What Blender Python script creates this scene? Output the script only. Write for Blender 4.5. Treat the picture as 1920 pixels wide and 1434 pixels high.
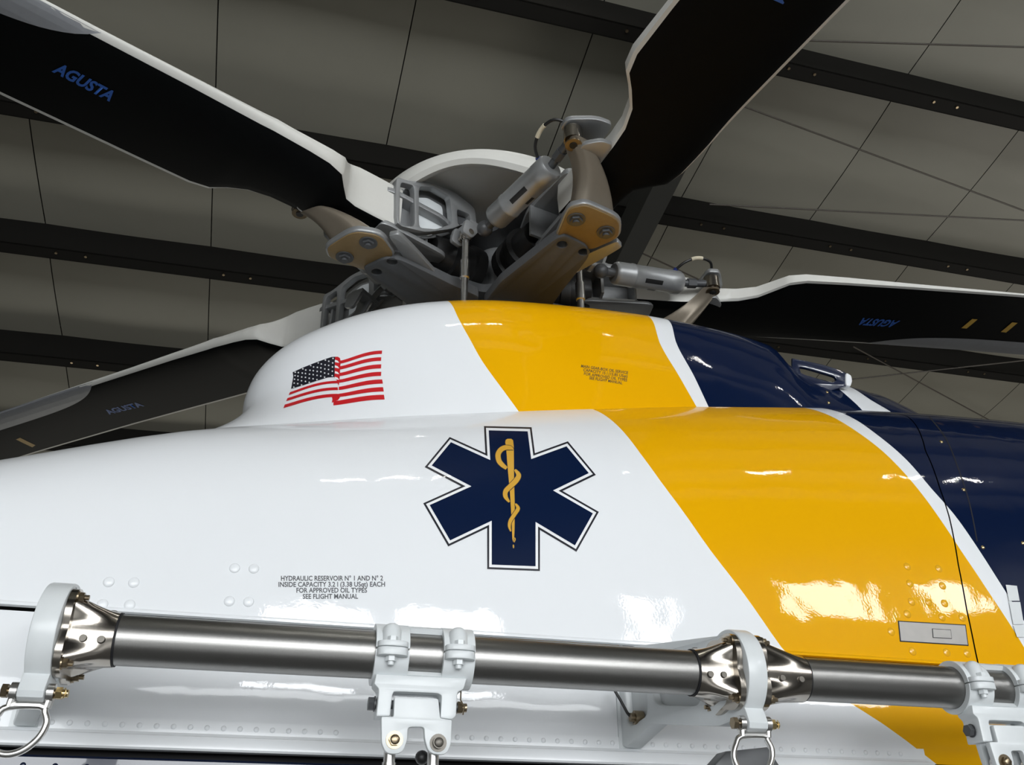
import bpy, bmesh, math, random
import numpy as np
from mathutils import Vector, Matrix
from mathutils.bvhtree import BVHTree
random.seed(7)
for o in list(bpy.data.objects): bpy.data.objects.remove(o, do_unlink=True)
C = bpy.context.scene.collection
rad = math.radians

# ------------------------------------------------------------------ camera
FPX = 1630.0
th, ps = rad(30), rad(14.5)
cR = np.array([math.cos(ps), -math.sin(ps), 0.0])
cH = np.array([math.sin(ps), math.cos(ps), 0.0])
cZ = np.array([0, 0, 1.0])
cF = cH*math.cos(th) + cZ*math.sin(th)
cU = -cH*math.sin(th) + cZ*math.cos(th)
cam_d = bpy.data.cameras.new('camera'); cam = bpy.data.objects.new('camera', cam_d); C.objects.link(cam)
cam_d.sensor_width = 36; cam_d.lens = 36*FPX/1920; cam_d.clip_start = 0.02; cam_d.clip_end = 200
cam.matrix_world = Matrix(((cR[0], cU[0], -cF[0], 0), (cR[1], cU[1], -cF[1], 0), (cR[2], cU[2], -cF[2], 0), (0, 0, 0, 1)))
bpy.context.scene.camera = cam

# ------------------------------------------------------------------ world, lights, exposure
FLOOR = -1.95
w = bpy.data.worlds.new('world'); bpy.context.scene.world = w; w.use_nodes = True
w.node_tree.nodes['Background'].inputs[0].default_value = (0.75, 0.8, 0.85, 1)
w.node_tree.nodes['Background'].inputs[1].default_value = 0.02
vs = bpy.context.scene.view_settings
vs.view_transform = 'Standard'; vs.look = 'None'; vs.gamma = 1; vs.use_curve_mapping = False; vs.exposure = -0.6

def area(name, loc, target, sx, sy, power, col=(1, 1, 1)):
    l = bpy.data.lights.new(name, 'AREA'); l.shape = 'RECTANGLE'; l.size = sx; l.size_y = sy; l.energy = power; l.color = col
    o = bpy.data.objects.new(name, l); C.objects.link(o); o.location = loc
    d = Vector(target)-Vector(loc); o.rotation_euler = d.to_track_quat('-Z', 'Y').to_euler()
    return o
# the open hangar door behind the photographer: daylight
area('hangar_door_daylight', (-1.0, -9.9, 1.6), (-1.0, 3, 1.6), 14.0, 3.4, 2000, (0.95, 0.98, 1.0))
area('added_side_fill', (13.85, 5.0, 0.4), (4, 5, 4.0), 7.0, 4.2, 760, (1.0, 0.96, 0.88))  # added fill to brighten the right of the ceiling, no known door

area('added_far_fill', (1.0, 13.85, 0.0), (1.0, 8, 3.5), 12.0, 3.0, 330, (1.0, 0.97, 0.86))  # added fill that lifts the ceiling tones; the opening is invented

# ------------------------------------------------------------------ pixel helpers
def ray(x, y): return (cR*(x-960)+cU*(717-y)+cF*FPX)/FPX
def onY(x, y, v): d = ray(x, y); return d*v/d[1]
def onX(x, y, v): d = ray(x, y); return d*v/d[0]
def onZ(x, y, v): d = ray(x, y); return d*v/d[2]
def onP(x, y, p, n): d = ray(x, y); return d*(np.dot(p, n)/np.dot(d, n))

# ------------------------------------------------------------------ materials
def mat(name, col, rough=0.5, metal=0.0, coat=0.0, noise=0.0, nscale=40, bump=0.0, bscale=200, spec=0.5, emit=None):
    m = bpy.data.materials.new(name); m.use_nodes = True
    nt = m.node_tree; b = nt.nodes['Principled BSDF']
    b.inputs['Base Color'].default_value = (*col, 1); b.inputs['Roughness'].default_value = rough
    b.inputs['Metallic'].default_value = metal; b.inputs['Coat Weight'].default_value = coat
    b.inputs['Coat Roughness'].default_value = 0.03; b.inputs['Specular IOR Level'].default_value = spec
    tc = nt.nodes.new('ShaderNodeTexCoord')
    if noise:
        n = nt.nodes.new('ShaderNodeTexNoise'); n.inputs['Scale'].default_value = nscale; n.inputs['Detail'].default_value = 4
        nt.links.new(tc.outputs['Object'], n.inputs['Vector'])
        mx = nt.nodes.new('ShaderNodeMix'); mx.data_type = 'RGBA'
        mx.inputs[6].default_value = (*[c*(1-noise) for c in col], 1); mx.inputs[7].default_value = (*[min(1, c*(1+noise)) for c in col], 1)
        nt.links.new(n.outputs['Fac'], mx.inputs[0]); nt.links.new(mx.outputs[2], b.inputs['Base Color'])
    if bump:
        n2 = nt.nodes.new('ShaderNodeTexNoise'); n2.inputs['Scale'].default_value = bscale
        nt.links.new(tc.outputs['Object'], n2.inputs['Vector'])
        bp = nt.nodes.new('ShaderNodeBump'); bp.inputs['Strength'].default_value = bump; bp.inputs['Distance'].default_value = 0.002
        nt.links.new(n2.outputs['Fac'], bp.inputs['Height']); nt.links.new(bp.outputs[0], b.inputs['Normal'])
    if emit:
        b.inputs['Emission Color'].default_value = (*emit[0], 1); b.inputs['Emission Strength'].default_value = emit[1]
    return m
WHITE = (0.80, 0.82, 0.84); YEL = (0.80, 0.40, 0.0005); NAVY = (0.0015, 0.0075, 0.034)
M = dict(
 white=mat('white_paint', WHITE, 0.35, coat=0.3, noise=0.015, bump=0.03, bscale=60),
 bracket=mat('bracket_white_paint', (0.66, 0.69, 0.70), 0.38, coat=0.15, noise=0.03),
 yellow=mat('yellow_paint', YEL, 0.35, coat=0.8),
 navy=mat('navy_paint', NAVY, 0.3, coat=0.8),
 tube=mat('grey_anodised_tube', (0.27, 0.265, 0.255), 0.35, metal=1.0, noise=0.06, nscale=300, bump=0.05, bscale=600),
 polish=mat('polished_steel', (0.37, 0.34, 0.30), 0.20, metal=1.0, noise=0.10, nscale=12),
 steel=mat('brushed_steel', (0.62, 0.61, 0.59), 0.28, metal=1.0, noise=0.08),
 bolt=mat('cadmium_bolt', (0.30, 0.24, 0.16), 0.32, metal=1.0, noise=0.2, nscale=200),
 plate=mat('latch_grey', (0.40, 0.385, 0.36), 0.4, metal=0.25, noise=0.08),
 rivetm=mat('grey_rivet', (0.12, 0.11, 0.095), 0.4, metal=0.6),
 brass=mat('brass_nut', (0.62, 0.48, 0.24), 0.25, metal=1.0),
 alu=mat('grey_aluminium', (0.29, 0.297, 0.30), 0.40, metal=0.5, noise=0.06),
 dalu=mat('dark_grey_metal', (0.075, 0.078, 0.082), 0.42, metal=0.25, noise=0.1),
 black=mat('black_erosion_paint', (0.0025, 0.003, 0.0032), 0.5, noise=0.2, nscale=25, spec=0.05),
 rubber=mat('black_rubber', (0.008, 0.008, 0.008), 0.45),
 bwhite=mat('blade_white_paint', (0.60, 0.595, 0.56), 0.42, noise=0.02),
 strip=mat('erosion_strip_metal', (0.30, 0.31, 0.33), 0.45, metal=0.35, noise=0.08),
 warm=mat('warm_grey_metal', (0.20, 0.17, 0.13), 0.42, metal=0.4, noise=0.06),
 arm=mat('grey_arm_paint', (0.085, 0.088, 0.092), 0.6, noise=0.08, spec=0.2),
 ochre=mat('reflected_ochre_tint', (0.20, 0.13, 0.05), 0.5, noise=0.1, nscale=60),  # yellow cowling's reflection in bare metal, put into the pad's base colour
 blue=mat('blue_logo_paint', (0.015, 0.10, 0.42), 0.5, emit=None),
 mark=mat('yellow_mark_paint', (0.5, 0.3, 0.03), 0.5),
 ink=mat('dark_grey_ink', (0.06, 0.062, 0.07), 0.5),
 bink=mat('brown_black_ink', (0.10, 0.055, 0.01), 0.5),
 dnavy=mat('decal_navy', (0.0012, 0.008, 0.036), 0.4, coat=0.0, spec=0.1),
 dblack=mat('decal_black', (0.012, 0.013, 0.02), 0.35, coat=0.3),
 dwhite=mat('decal_white', (0.84, 0.85, 0.86), 0.35, coat=0.3),
 dgold=mat('decal_gold', (0.62, 0.34, 0.035), 0.38, coat=0.2),
 dred=mat('decal_red', (0.56, 0.012, 0.018), 0.38, coat=0.2),
 fabric=mat('insulation_vinyl', (0.215, 0.208, 0.172), 0.55, noise=0.05, nscale=3, bump=0.15, bscale=8),
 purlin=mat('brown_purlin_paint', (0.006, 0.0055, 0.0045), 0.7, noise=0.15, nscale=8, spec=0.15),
 rafter=mat('grey_rafter_paint', (0.03, 0.03, 0.027), 0.6, noise=0.1, nscale=6, spec=0.2),
 deck=mat('dark_roof_deck', (0.12, 0.115, 0.10), 0.8),
 rod=mat('brown_rod', (0.04, 0.033, 0.025), 0.5),
 gap=mat('dark_gap_sealant', (0.004, 0.004, 0.006), 0.7),
 cream=mat('cream_sleeve', (0.60, 0.54, 0.40), 0.5),
 bsleeve=mat('blue_sleeve', (0.01, 0.025, 0.16), 0.4),
 floor=mat('grey_epoxy_floor', (0.18, 0.18, 0.178), 0.25, noise=0.05, nscale=2),
 wall=mat('grey_wall_liner', (0.14, 0.138, 0.13), 0.7, noise=0.04, nscale=1.5),
 tubeglow=mat('fluorescent_tube', (1, 1, 1), 0.5, emit=((1.0, 0.98, 0.92), 110)),
 pane=mat('daylit_pane', (0.9, 0.95, 1), 0.2, emit=((0.96, 0.98, 1.0), 34)),
)

# ------------------------------------------------------------------ mesh helpers
class G:
    def __init__(s): s.v = []; s.f = []; s.m = []
    def add(s, vs_, fs, mi=0):
        b = len(s.v); s.v += [tuple(map(float, p)) for p in vs_]
        for f in fs: s.f.append(tuple(b+i for i in f)); s.m.append(mi)
        return s
    def box(s, c, sz, mt=None, mi=0):
        x, y, z = [q/2 for q in sz]; c = np.array(c, float)
        pts = [np.array((sx*x, sy*y, sz_*z)) for sz_ in (-1, 1) for sy in (-1, 1) for sx in (-1, 1)]
        if mt is not None: pts = [np.array(mt) @ p for p in pts]
        return s.add([c+p for p in pts], [(0, 2, 3, 1), (4, 5, 7, 6), (0, 1, 5, 4), (2, 6, 7, 3), (0, 4, 6, 2), (1, 3, 7, 5)], mi)
    def loft(s, rings, closed=True, cap=True, mi=0):
        n = len(rings[0]); b = len(s.v)
        for r in rings: s.v += [tuple(map(float, p)) for p in r]
        for i in range(len(rings)-1):
            for j in range(n if closed else n-1):
                k = (j+1) % n
                s.f.append((b+i*n+j, b+i*n+k, b+(i+1)*n+k, b+(i+1)*n+j)); s.m.append(mi)
        if cap and closed:
            s.f.append(tuple(b+j for j in reversed(range(n)))); s.m.append(mi)
            s.f.append(tuple(b+(len(rings)-1)*n+j for j in range(n))); s.m.append(mi)
        return s
    def cyl(s, p0, p1, r0, r1=None, n=20, mi=0, prof=None):
        p0 = np.array(p0, float); p1 = np.array(p1, float); r1 = r0 if r1 is None else r1
        d = p1-p0; L = np.linalg.norm(d); d = d/L
        a = np.cross(d, [0, 0, 1.0]);
        if np.linalg.norm(a) < 1e-3: a = np.cross(d, [0, 1.0, 0])
        a /= np.linalg.norm(a); e = np.cross(d, a)
        prof = prof or [(0, r0), (1, r1)]
        rings = [[p0+d*L*t+r*(a*math.cos(2*math.pi*k/n)+e*math.sin(2*math.pi*k/n)) for k in range(n)] for t, r in prof]
        return s.loft(rings, mi=mi)
    def tube(s, pts, r, n=10, mi=0, closed=False):
        pts = [np.array(p, float) for p in pts]; rings = []; prev = None
        N = len(pts)
        for i, p in enumerate(pts):
            d = pts[(i+1) % N]-pts[i-1] if (closed or 0 < i < N-1) else (pts[1]-pts[0] if i == 0 else pts[-1]-pts[-2])
            d = d/np.linalg.norm(d)
            if prev is None:
                a = np.cross(d, [0.13, 0.2, 0.97]); 
                if np.linalg.norm(a) < 1e-3: a = np.cross(d, [1, 0, 0])
            else: a = prev-d*np.dot(prev, d)
            a = a/np.linalg.norm(a); prev = a; e = np.cross(d, a)
            rr = r[i] if hasattr(r, '__len__') else r
            rings.append([p+rr*(a*math.cos(2*math.pi*k/n)+e*math.sin(2*math.pi*k/n)) for k in range(n)])
        if closed: rings.append(rings[0])
        return s.loft(rings, cap=not closed, mi=mi)
    def ball(s, c, r, n=14, m=8, sc=(1, 1, 1), mt=None, half=False, mi=0):
        rings = []
        for i in range(m+1):
            t = math.pi*i/m/(2 if half else 1)
            t = max(t, 0.02); 
            if not half: t = min(t, math.pi-0.02)
            ring = [np.array((r*sc[0]*math.sin(t)*math.cos(2*math.pi*k/n), r*sc[1]*math.sin(t)*math.sin(2*math.pi*k/n), r*sc[2]*math.cos(t))) for k in range(n)]
            if mt is not None: ring = [np.array(mt) @ p for p in ring]
            rings.append([np.array(c)+p for p in ring])
        return s.loft(rings[::-1], mi=mi)
    def hexa(s, p0, p1, r, mi=0): return s.cyl(p0, p1, r, n=6, mi=mi)
    def addmesh(s, me, mi=0):
        s.add([v.co for v in me.vertices], [tuple(p.vertices) for p in me.polygons], mi); return s

ROOT = bpy.data.objects.new('helicopter', None); C.objects.link(ROOT)
BASE = Vector((0.73, 3.03, FLOOR)); ROOT.location = BASE; ROOT.empty_display_size = 0.3
ROOT['label'] = 'white, yellow and navy medical helicopter with rotor, star emblem and side rail'; ROOT['category'] = 'helicopter'
PINV = Matrix.Translation(-BASE)
ALL = []
def link(name, me, parent=ROOT, M4=None, label=None):
    o = bpy.data.objects.new(name, me); C.objects.link(o)
    if parent is not None:
        o.parent = parent
        if parent is ROOT: o.matrix_parent_inverse = PINV
        if M4 is not None: o.matrix_basis = M4
    elif M4 is not None: o.matrix_basis = M4
    if label: o['label'] = label
    return o
def mesh(name, g, mats, smooth=35):
    me = bpy.data.meshes.new(name); me.from_pydata(g.v, [], g.f)
    for m in (mats if isinstance(mats, (list, tuple)) else [mats]): me.materials.append(m)
    me.polygons.foreach_set('material_index', g.m)
    bm = bmesh.new(); bm.from_mesh(me); bmesh.ops.recalc_face_normals(bm, faces=bm.faces); bm.to_mesh(me); bm.free()
    if smooth:
        me.shade_smooth(); me.set_sharp_from_angle(angle=rad(smooth))
    me.update(); return me
def obj(name, g, mats, parent=ROOT, M4=None, label=None, smooth=35):
    return link(name, mesh(name, g, mats, smooth), parent, M4, label)

def plate_geo(loops, o, e1, e2, thick, bevel=0.002):
    """loops: list of 2D outlines (holes too) in the plane o,e1,e2; centred on that plane, given thickness"""
    cu = bpy.data.curves.new('tmp', 'CURVE'); cu.dimensions = '2D'; cu.fill_mode = 'BOTH'
    cu.extrude = max(thick/2-bevel, 1e-5); cu.bevel_depth = bevel; cu.bevel_resolution = 1; cu.offset = -bevel
    for lp in loops:
        sp = cu.splines.new('POLY'); sp.points.add(len(lp)-1); sp.use_cyclic_u = True
        for i, p in enumerate(lp): sp.points[i].co = (p[0], p[1], 0, 1)
    ob = bpy.data.objects.new('tmp', cu); me = bpy.data.meshes.new_from_object(ob)
    e1 = np.array(e1, float); e2 = np.array(e2, float); e3 = np.cross(e1, e2); o = np.array(o, float)
    g = G(); g.add([o+e1*v.co[0]+e2*v.co[1]+e3*v.co[2] for v in me.vertices], [tuple(p.vertices) for p in me.polygons])
    bpy.data.objects.remove(ob); bpy.data.curves.remove(cu); bpy.data.meshes.remove(me)
    bm = bmesh.new(); vv = [bm.verts.new(v) for v in g.v]
    for f in g.f:
        try: bm.faces.new([vv[i] for i in f])
        except ValueError: pass
    bmesh.ops.remove_doubles(bm, verts=bm.verts, dist=1e-5); bm.verts.index_update()
    h = G(); h.add([v.co for v in bm.verts], [tuple(v.index for v in f.verts) for f in bm.faces]); bm.free()
    return h
def rnd(pts, r=0.3, k=4):
    """round the corners of a polygon; r = fraction or per-point list"""
    out = []; n = len(pts); pts = [np.array(p, float) for p in pts]
    for i, p in enumerate(pts):
        rr = r[i] if hasattr(r, '__len__') else r
        if rr == 0: out.append(p); continue
        a = p+(pts[i-1]-p)*min(rr, .5); b = p+(pts[(i+1) % n]-p)*min(rr, .5)
        for j in range(k+1):
            t = j/k; out.append(a*(1-t)**2+2*p*t*(1-t)+b*t*t)
    return out
def circ(c, r, n=20): return [np.array((c[0]+r*math.cos(2*math.pi*k/n), c[1]+r*math.sin(2*math.pi*k/n))) for k in range(n)]
def plateY(loops_px, Y, thick, bevel=0.002):
    lp = [[(onY(*p, Y)[0], onY(*p, Y)[2]) for p in L] for L in loops_px]
    return plate_geo(lp, (0, Y+thick/2, 0), (1, 0, 0), (0, 0, 1), thick, bevel)
def plateX(loops, X, thick, bevel=0.002):
    return plate_geo(loops, (X, 0, 0), (0, 1, 0), (0, 0, 1), thick, bevel)

# ================================================================== the room
def struct(name, g, m, parent=None, label=None, smooth=35):
    o = link(name, mesh(name, g, m, smooth), parent, None, label)
    if parent is None: o['kind'] = 'structure'
    return o
pu = np.array([0.998, 0.038, 0.047]); pu /= np.linalg.norm(pu)
pv = np.array([-0.028, 0.982, -0.189]); pv -= pu*np.dot(pu, pv); pv /= np.linalg.norm(pv)
pn = np.cross(pu, pv); D = 7.0
def roof(u, v, h=0): return pu*u+pv*v+pn*(D-h)
U0, DU = -2.2, 1.53
kus = range(-4, 11); VL = [-5.1, -3.47, -1.84, -0.21, 1.42, 3.02, 4.79, 6.36, 7.97, 9.6, 11.2, 12.8]; kvs = range(len(VL)-1)
ua, ub = U0+DU*min(kus), U0+DU*(max(kus)+1); va, vb = VL[0], VL[-1]
g = G(); 
for h in (-0.06, -0.14): pass
g.add([roof(u, v, h) for h in (-0.05, -0.15) for u, v in ((ua-.2, va-.2), (ub+.2, va-.2), (ub+.2, vb+.2), (ua-.2, vb+.2))],
      [(0, 1, 2, 3), (7, 6, 5, 4), (0, 4, 5, 1), (1, 5, 6, 2), (2, 6, 7, 3), (3, 7, 4, 0)])
CEIL = struct('ceiling', g, M['deck'], smooth=0)
# insulation blankets between the purlins, sagging a little, with a dark seam between neighbours
NG = 8
def panel(DV):
    gv = []
    for i in range(NG+1):
        for j in range(NG+1):
            s, t = i/NG, j/NG
            sag = 0.040*math.sin(math.pi*t)*(0.7+0.3*math.sin(math.pi*s))+0.010*math.sin(math.pi*s)
            du, dv = 0.005+(DU-0.010)*s, 0.02+(DV-0.02)*t
            gv.append(pu*du+pv*dv-pn*sag)
    fc = [(i*(NG+1)+j, (i+1)*(NG+1)+j, (i+1)*(NG+1)+j+1, i*(NG+1)+j+1) for i in range(NG) for j in range(NG)]
    return mesh('insulation_panel', G().add(gv, fc), M['fabric'], 60)
for kv in kvs:
    pme = panel(VL[kv+1]-VL[kv])
    for ku in kus:
        link('insulation_panel', pme, CEIL, Matrix.Translation(Vector(roof(U0+DU*ku, VL[kv]))))
# Z purlins
def bar(g, u0, v0, u1, v1, h0, h1, dv0, dv1):
    P = lambda u, v, h: roof(u, v, h)
    g.add([P(u0, v0+dv0, h0), P(u1, v1+dv0, h0), P(u1, v1+dv1, h0), P(u0, v0+dv1, h0), P(u0, v0+dv0, h1), P(u1, v1+dv0, h1), P(u1, v1+dv1, h1), P(u0, v0+dv1, h1)],
          [(0, 1, 2, 3), (4, 7, 6, 5), (0, 4, 5, 1), (1, 5, 6, 2), (2, 6, 7, 3), (3, 7, 4, 0)])
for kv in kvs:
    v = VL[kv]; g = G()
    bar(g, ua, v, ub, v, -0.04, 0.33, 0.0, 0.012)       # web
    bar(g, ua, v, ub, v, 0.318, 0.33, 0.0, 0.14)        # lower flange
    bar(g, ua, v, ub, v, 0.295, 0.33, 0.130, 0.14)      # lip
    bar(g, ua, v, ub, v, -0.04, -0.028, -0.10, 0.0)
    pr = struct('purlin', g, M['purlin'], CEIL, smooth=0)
    bg = G()
    for ku in kus:
        for uu in (0.16, 0.42):
            c = roof(U0+DU*ku+uu, v+0.05, 0.33); bg.hexa(c, c-pn*0.012, 0.014)
    bo = struct('flange_bolts', bg, M['bolt'], pr); bo['kind'] = 'stuff'
# main rafter, an I beam under the purlins, at the right of the rotor head
rp = onP(1208, 470, pn*(D-0.85), pn); ru = float(np.dot(rp, pu))
g = G()
def rbar(g, u0, u1, h0, h1):
    g.add([roof(u, v, h) for h in (h0, h1) for u, v in ((u0, va), (u1, va), (u1, vb), (u0, vb))], [(0, 1, 2, 3), (7, 6, 5, 4), (0, 4, 5, 1), (1, 5, 6, 2), (2, 6, 7, 3), (3, 7, 4, 0)])
rbar(g, ru-0.22, ru, 0.835, 0.85); rbar(g, ru-0.12, ru-0.105, 0.31, 0.84); rbar(g, ru-0.22, ru, 0.30, 0.315)
struct('rafter', g, M['rafter'], CEIL, smooth=0)
for a, b in [((1480, 75), (2150, 95)), ((1380, 194), (1990, 421)), ((1330, 383), (2150, 425)), ((1560, 715), (1990, 668)), ((1600, 650), (1990, 860)), ((1190, 468), (1420, 575))]:
    n_ = pn; p0 = onP(*a, pn*(D-0.33), pn); p1 = onP(*b, pn*(D-0.33), pn)
    g = G(); g.cyl(p0, p1, 0.0085, n=8); struct('brace_rod', g, M['rod'], CEIL)
# floor and walls of the hangar (outside the frame; they carry the bounce light)
XA, XB, YA, YB = -9.0, 14.0, -10.0, 14.0
def zroof(x, y): return (D-0-(pn[0]*x+pn[1]*y))/pn[2]
g = G(); g.box(((XA+XB)/2, (YA+YB)/2, FLOOR-0.1), (XB-XA, YB-YA, 0.2)); struct('floor', g, M['floor'], smooth=0)
def wallq(name, p, q, nrm):
    g = G(); off = np.array(nrm)*0.12
    ring = [(*p, FLOOR), (*q, FLOOR), (*q, zroof(*q)+.1), (*p, zroof(*p)+.1)]
    g.loft([[np.array(r) for r in ring], [np.array(r)+off for r in ring]]); struct(name, g, M['wall'], smooth=0)
wallq('wall_left', (XA, YA), (XA, YB), (-1, 0, 0)); wallq('wall_right', (XB, YA), (XB, YB), (1, 0, 0))
wallq('wall_far', (XA, YB), (XB, YB), (0, 1, 0)); wallq('wall_near', (XA, YA), (XB, YA), (0, -1, 0))

# high windows in the wall behind the photographer and small lamps under the roof (seen as reflections)
for i, (x0, x1, z0, z1) in enumerate([(-0.4, 1.25, 3.5, 4.25), (1.7, 3.5, 3.5, 4.4), (5.8, 6.55, 3.6, 5.5), (9.2, 11.1, 5.0, 6.9), (12.4, 13.6, 5.6, 7.3)]):
    g = G(); yw = YA+0.03; t = 0.06
    for c, sz in (((x0, (z0+z1)/2), (t, z1-z0)), ((x1, (z0+z1)/2), (t, z1-z0)), (((x0+x1)/2, z0), (x1-x0, t)), (((x0+x1)/2, z1), (x1-x0, t))): g.box((c[0], yw, c[1]), (sz[0], 0.08, sz[1]))
    wo = struct('window_%d' % (i+1), g, M['bracket'], smooth=0)
    g = G(); g.box(((x0+x1)/2, yw, (z0+z1)/2), (x1-x0-t, 0.02, z1-z0-t)); link('pane', mesh('pane', g, M['pane'], 0), wo)
# frames around the three area lights; side and far openings are made up
for i, (axis, c, at_, w_, h0, h1) in enumerate([('y', -1.0, YA+0.06, 14.0, -0.1, 3.3), ('x', 5.0, XB-0.06, 7.0, -1.7, 2.5), ('y', 1.0, YB-0.06, 12.0, -1.5, 1.5)]):
    g = G(); zc = (h0+h1)/2; t = 0.12
    for u, z, su, sz in ((c-w_/2-t/2, zc, t, h1-h0+2*t), (c+w_/2+t/2, zc, t, h1-h0+2*t), (c, h1+t/2, w_, t), (c, h0-t/2, w_, t)):
        g.box((u, at_, z) if axis == 'y' else (at_, u, z), (su, 0.12, sz) if axis == 'y' else (0.12, su, sz))
    struct('door_%d' % (i+1), g, M['bracket'], smooth=0)
for yy, xs_ in ((0.0, (-0.15, 0.33, 0.82, 2.34, 3.95, 5.6, 6.3)), (3.3, (0.45, 0.83, 1.2))):
    for kx, xx in enumerate(xs_):
        L_ = 0.36 if yy < 1 else 0.27
        r = bpy.data.objects.new('roof_lamp', None); C.objects.link(r); r.location = (xx+L_/2, yy, 6.0)
        r['label'] = 'short white tube lamp, %s from the left in the row %s' % (('first', 'second', 'third', 'fourth', 'fifth', 'sixth', 'seventh')[kx], 'near the camera' if yy < 1 else 'over the rotor head'); r['category'] = 'lamp'; r['group'] = 'tube lamps hung under the roof'
        g = G(); g.loft([[np.array((x, y, z)) for y, z in ((-0.06, 0.02), (-0.03, 0.06), (0.03, 0.06), (0.06, 0.02))] for x in (-L_/2, L_/2)])
        h_ = zroof(xx, yy)-6.0
        for sx in (-L_/3, L_/3): g.cyl((sx, 0, 0.05), (sx, 0, h_+0.05), 0.004, n=6)
        link('housing', mesh('housing', g, M['bracket']), r)
        g = G(); g.cyl((-L_/2+.01, 0, 0), (L_/2-.01, 0, 0), 0.022, n=10); link('tube', mesh('tube', g, M['tubeglow']), r)
# ================================================================== helicopter skin
HX, HY = 0.728, 3.032                       # mast axis
NEXP = 2.5; YF = 2.11; AH = HY-YF           # lower cowling half width
ZS = float(onY(1650, 1238, YF)[2])          # joint under the cowling
tg = [(0, 865), (180, 832), (350, 806), (550, 793), (750, 780), (1000, 766), (1270, 758), (1500, 763), (1750, 777), (1920, 792)]
tt = np.linspace(0.02, math.pi/2, 300); cs = np.cos(tt)**(2/NEXP); sn = np.sin(tt)**(2/NEXP)
Ysec = HY-AH*cs
bx, bb = [], []
for px, py in tg:
    d = ray(px, py); m = d[2]/d[1]
    lo, hi = 0.1, 3.0
    for _ in range(50):
        b_ = (lo+hi)/2
        if np.max((ZS+b_*sn)/Ysec) > m: hi = b_
        else: lo = b_
    k = int(np.argmax((ZS+b_*sn)/Ysec)); bx.append(d[0]/d[1]*Ysec[k]); bb.append(b_)
bx = [-1.9]+bx+[4.4]; bb = [bb[0]-0.9*(bx[1]+1.9)*(bb[1]-bb[0])/(bx[2]-bx[1])]+bb+[bb[-1]-0.02]
def bfun(x):                                  # smooth interpolation
    return float(np.interp(x, bx, bb)*0.5+np.interp(x-0.12, bx, bb)*0.25+np.interp(x+0.12, bx, bb)*0.25)
def cowl(x, t):
    c, s = math.cos(t), math.sin(t)
    return np.array((x, HY-AH*math.copysign(abs(c)**(2/NEXP), c), ZS+bfun(x)*abs(s)**(2/NEXP)))
def bvh_of(fn, us, ws):
    vs_ = [fn(u, w_) for u in us for w_ in ws]; n = len(ws)
    return BVHTree.FromPolygons([Vector(v) for v in vs_], [(i*n+j, (i+1)*n+j, (i+1)*n+j+1, i*n+j+1) for i in range(len(us)-1) for j in range(n-1)])
XS = np.linspace(-1.9, 4.4, 150); TS = np.concatenate([[0], np.linspace(0.0, math.pi, 120)**1.0])
TS = np.linspace(0, math.pi, 140); TS = TS  # rows from joint, over the top, to the far joint
def tpar(k):  # denser near the near side
    return k
cowl_bvh = bvh_of(cowl, XS, TS)
def wallfn(x, z): return np.array((x, YF, z))
wall_bvh = bvh_of(wallfn, XS, np.linspace(-0.7, ZS+0.001, 8))

# gearbox fairing (dome): a stack of plan outlines, tear-drop shaped
DZ0 = 0.95
#      z     front   rear    half width
DR = [(0.90, -1.08, 3.30, 0.62), (1.10, -0.80, 3.15, 0.615), (1.25, -0.53, 3.02, 0.605), (1.36, -0.35, 2.90, 0.595), (1.46, -0.262, 2.80, 0.585), (1.56, -0.255, 2.70, 0.575),
      (1.64, -0.235, 2.58, 0.56), (1.72, -0.18, 2.45, 0.54), (1.79, -0.09, 2.28, 0.51), (1.84, 0.015, 2.05, 0.46), (1.875, 0.13, 1.80, 0.39), (1.90, 0.26, 1.52, 0.29), (1.915, 0.42, 1.25, 0.17), (1.92, 0.6, 0.95, 0.06)]
DLX = [0.0, 0.4, 0.8, 1.2, 1.6, 1.76, 1.82, 1.88, 2.0, 2.15, 2.3, 2.5, 2.8]; DLZ = [-0.01, 0.032, 0.08, 0.12, 0.15, 0.15, 0.05, 0.0, 0.04, 0.10, 0.2, 0.4, 0.7]   # the crest climbs towards the tail
_z = [r[0] for r in DR]
def smooth_interp(z, k):
    # Catmull-Rom through the table
    ys = [r[k] for r in DR]; i = max(0, min(len(_z)-2, int(np.searchsorted(_z, z)-1)))
    h = _z[i+1]-_z[i]; t = (z-_z[i])/h
    def sl(j):
        if j <= 0: return (ys[1]-ys[0])/(_z[1]-_z[0])
        if j >= len(_z)-1: return (ys[-1]-ys[-2])/(_z[-1]-_z[-2])
        return (ys[j+1]-ys[j-1])/(_z[j+1]-_z[j-1])
    m0, m1 = sl(i)*h, sl(i+1)*h
    return (2*t**3-3*t*t+1)*ys[i]+(t**3-2*t*t+t)*m0+(-2*t**3+3*t*t)*ys[i+1]+(t**3-t*t)*m1
def dome(q, ang):
    # q 0..1 along the table, ang from front (pi) over the near side (-) round
    z = float(np.interp(q, np.linspace(0, 1, len(_z)), _z))
    xf, xr, hw = smooth_interp(z, 1), smooth_interp(z, 2), smooth_interp(z, 3)
    xc = xf+(xr-xf)*0.36
    c, s = math.cos(ang), math.sin(ang)
    if c >= 0: x = xc+(xr-xc)*abs(c)**0.8; y = hw*math.copysign(abs(s)**0.9, s)
    else: x = xc-(xc-xf)*abs(c)**0.85; y = hw*math.copysign(abs(s)**0.90, s)
    return np.array((x, HY+y, z+q*float(np.interp(x, DLX, DLZ))))
QS = np.linspace(0, 1, 90); AS = np.linspace(-math.pi, math.pi, 161)
dome_bvh = bvh_of(dome, QS, AS)
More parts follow.
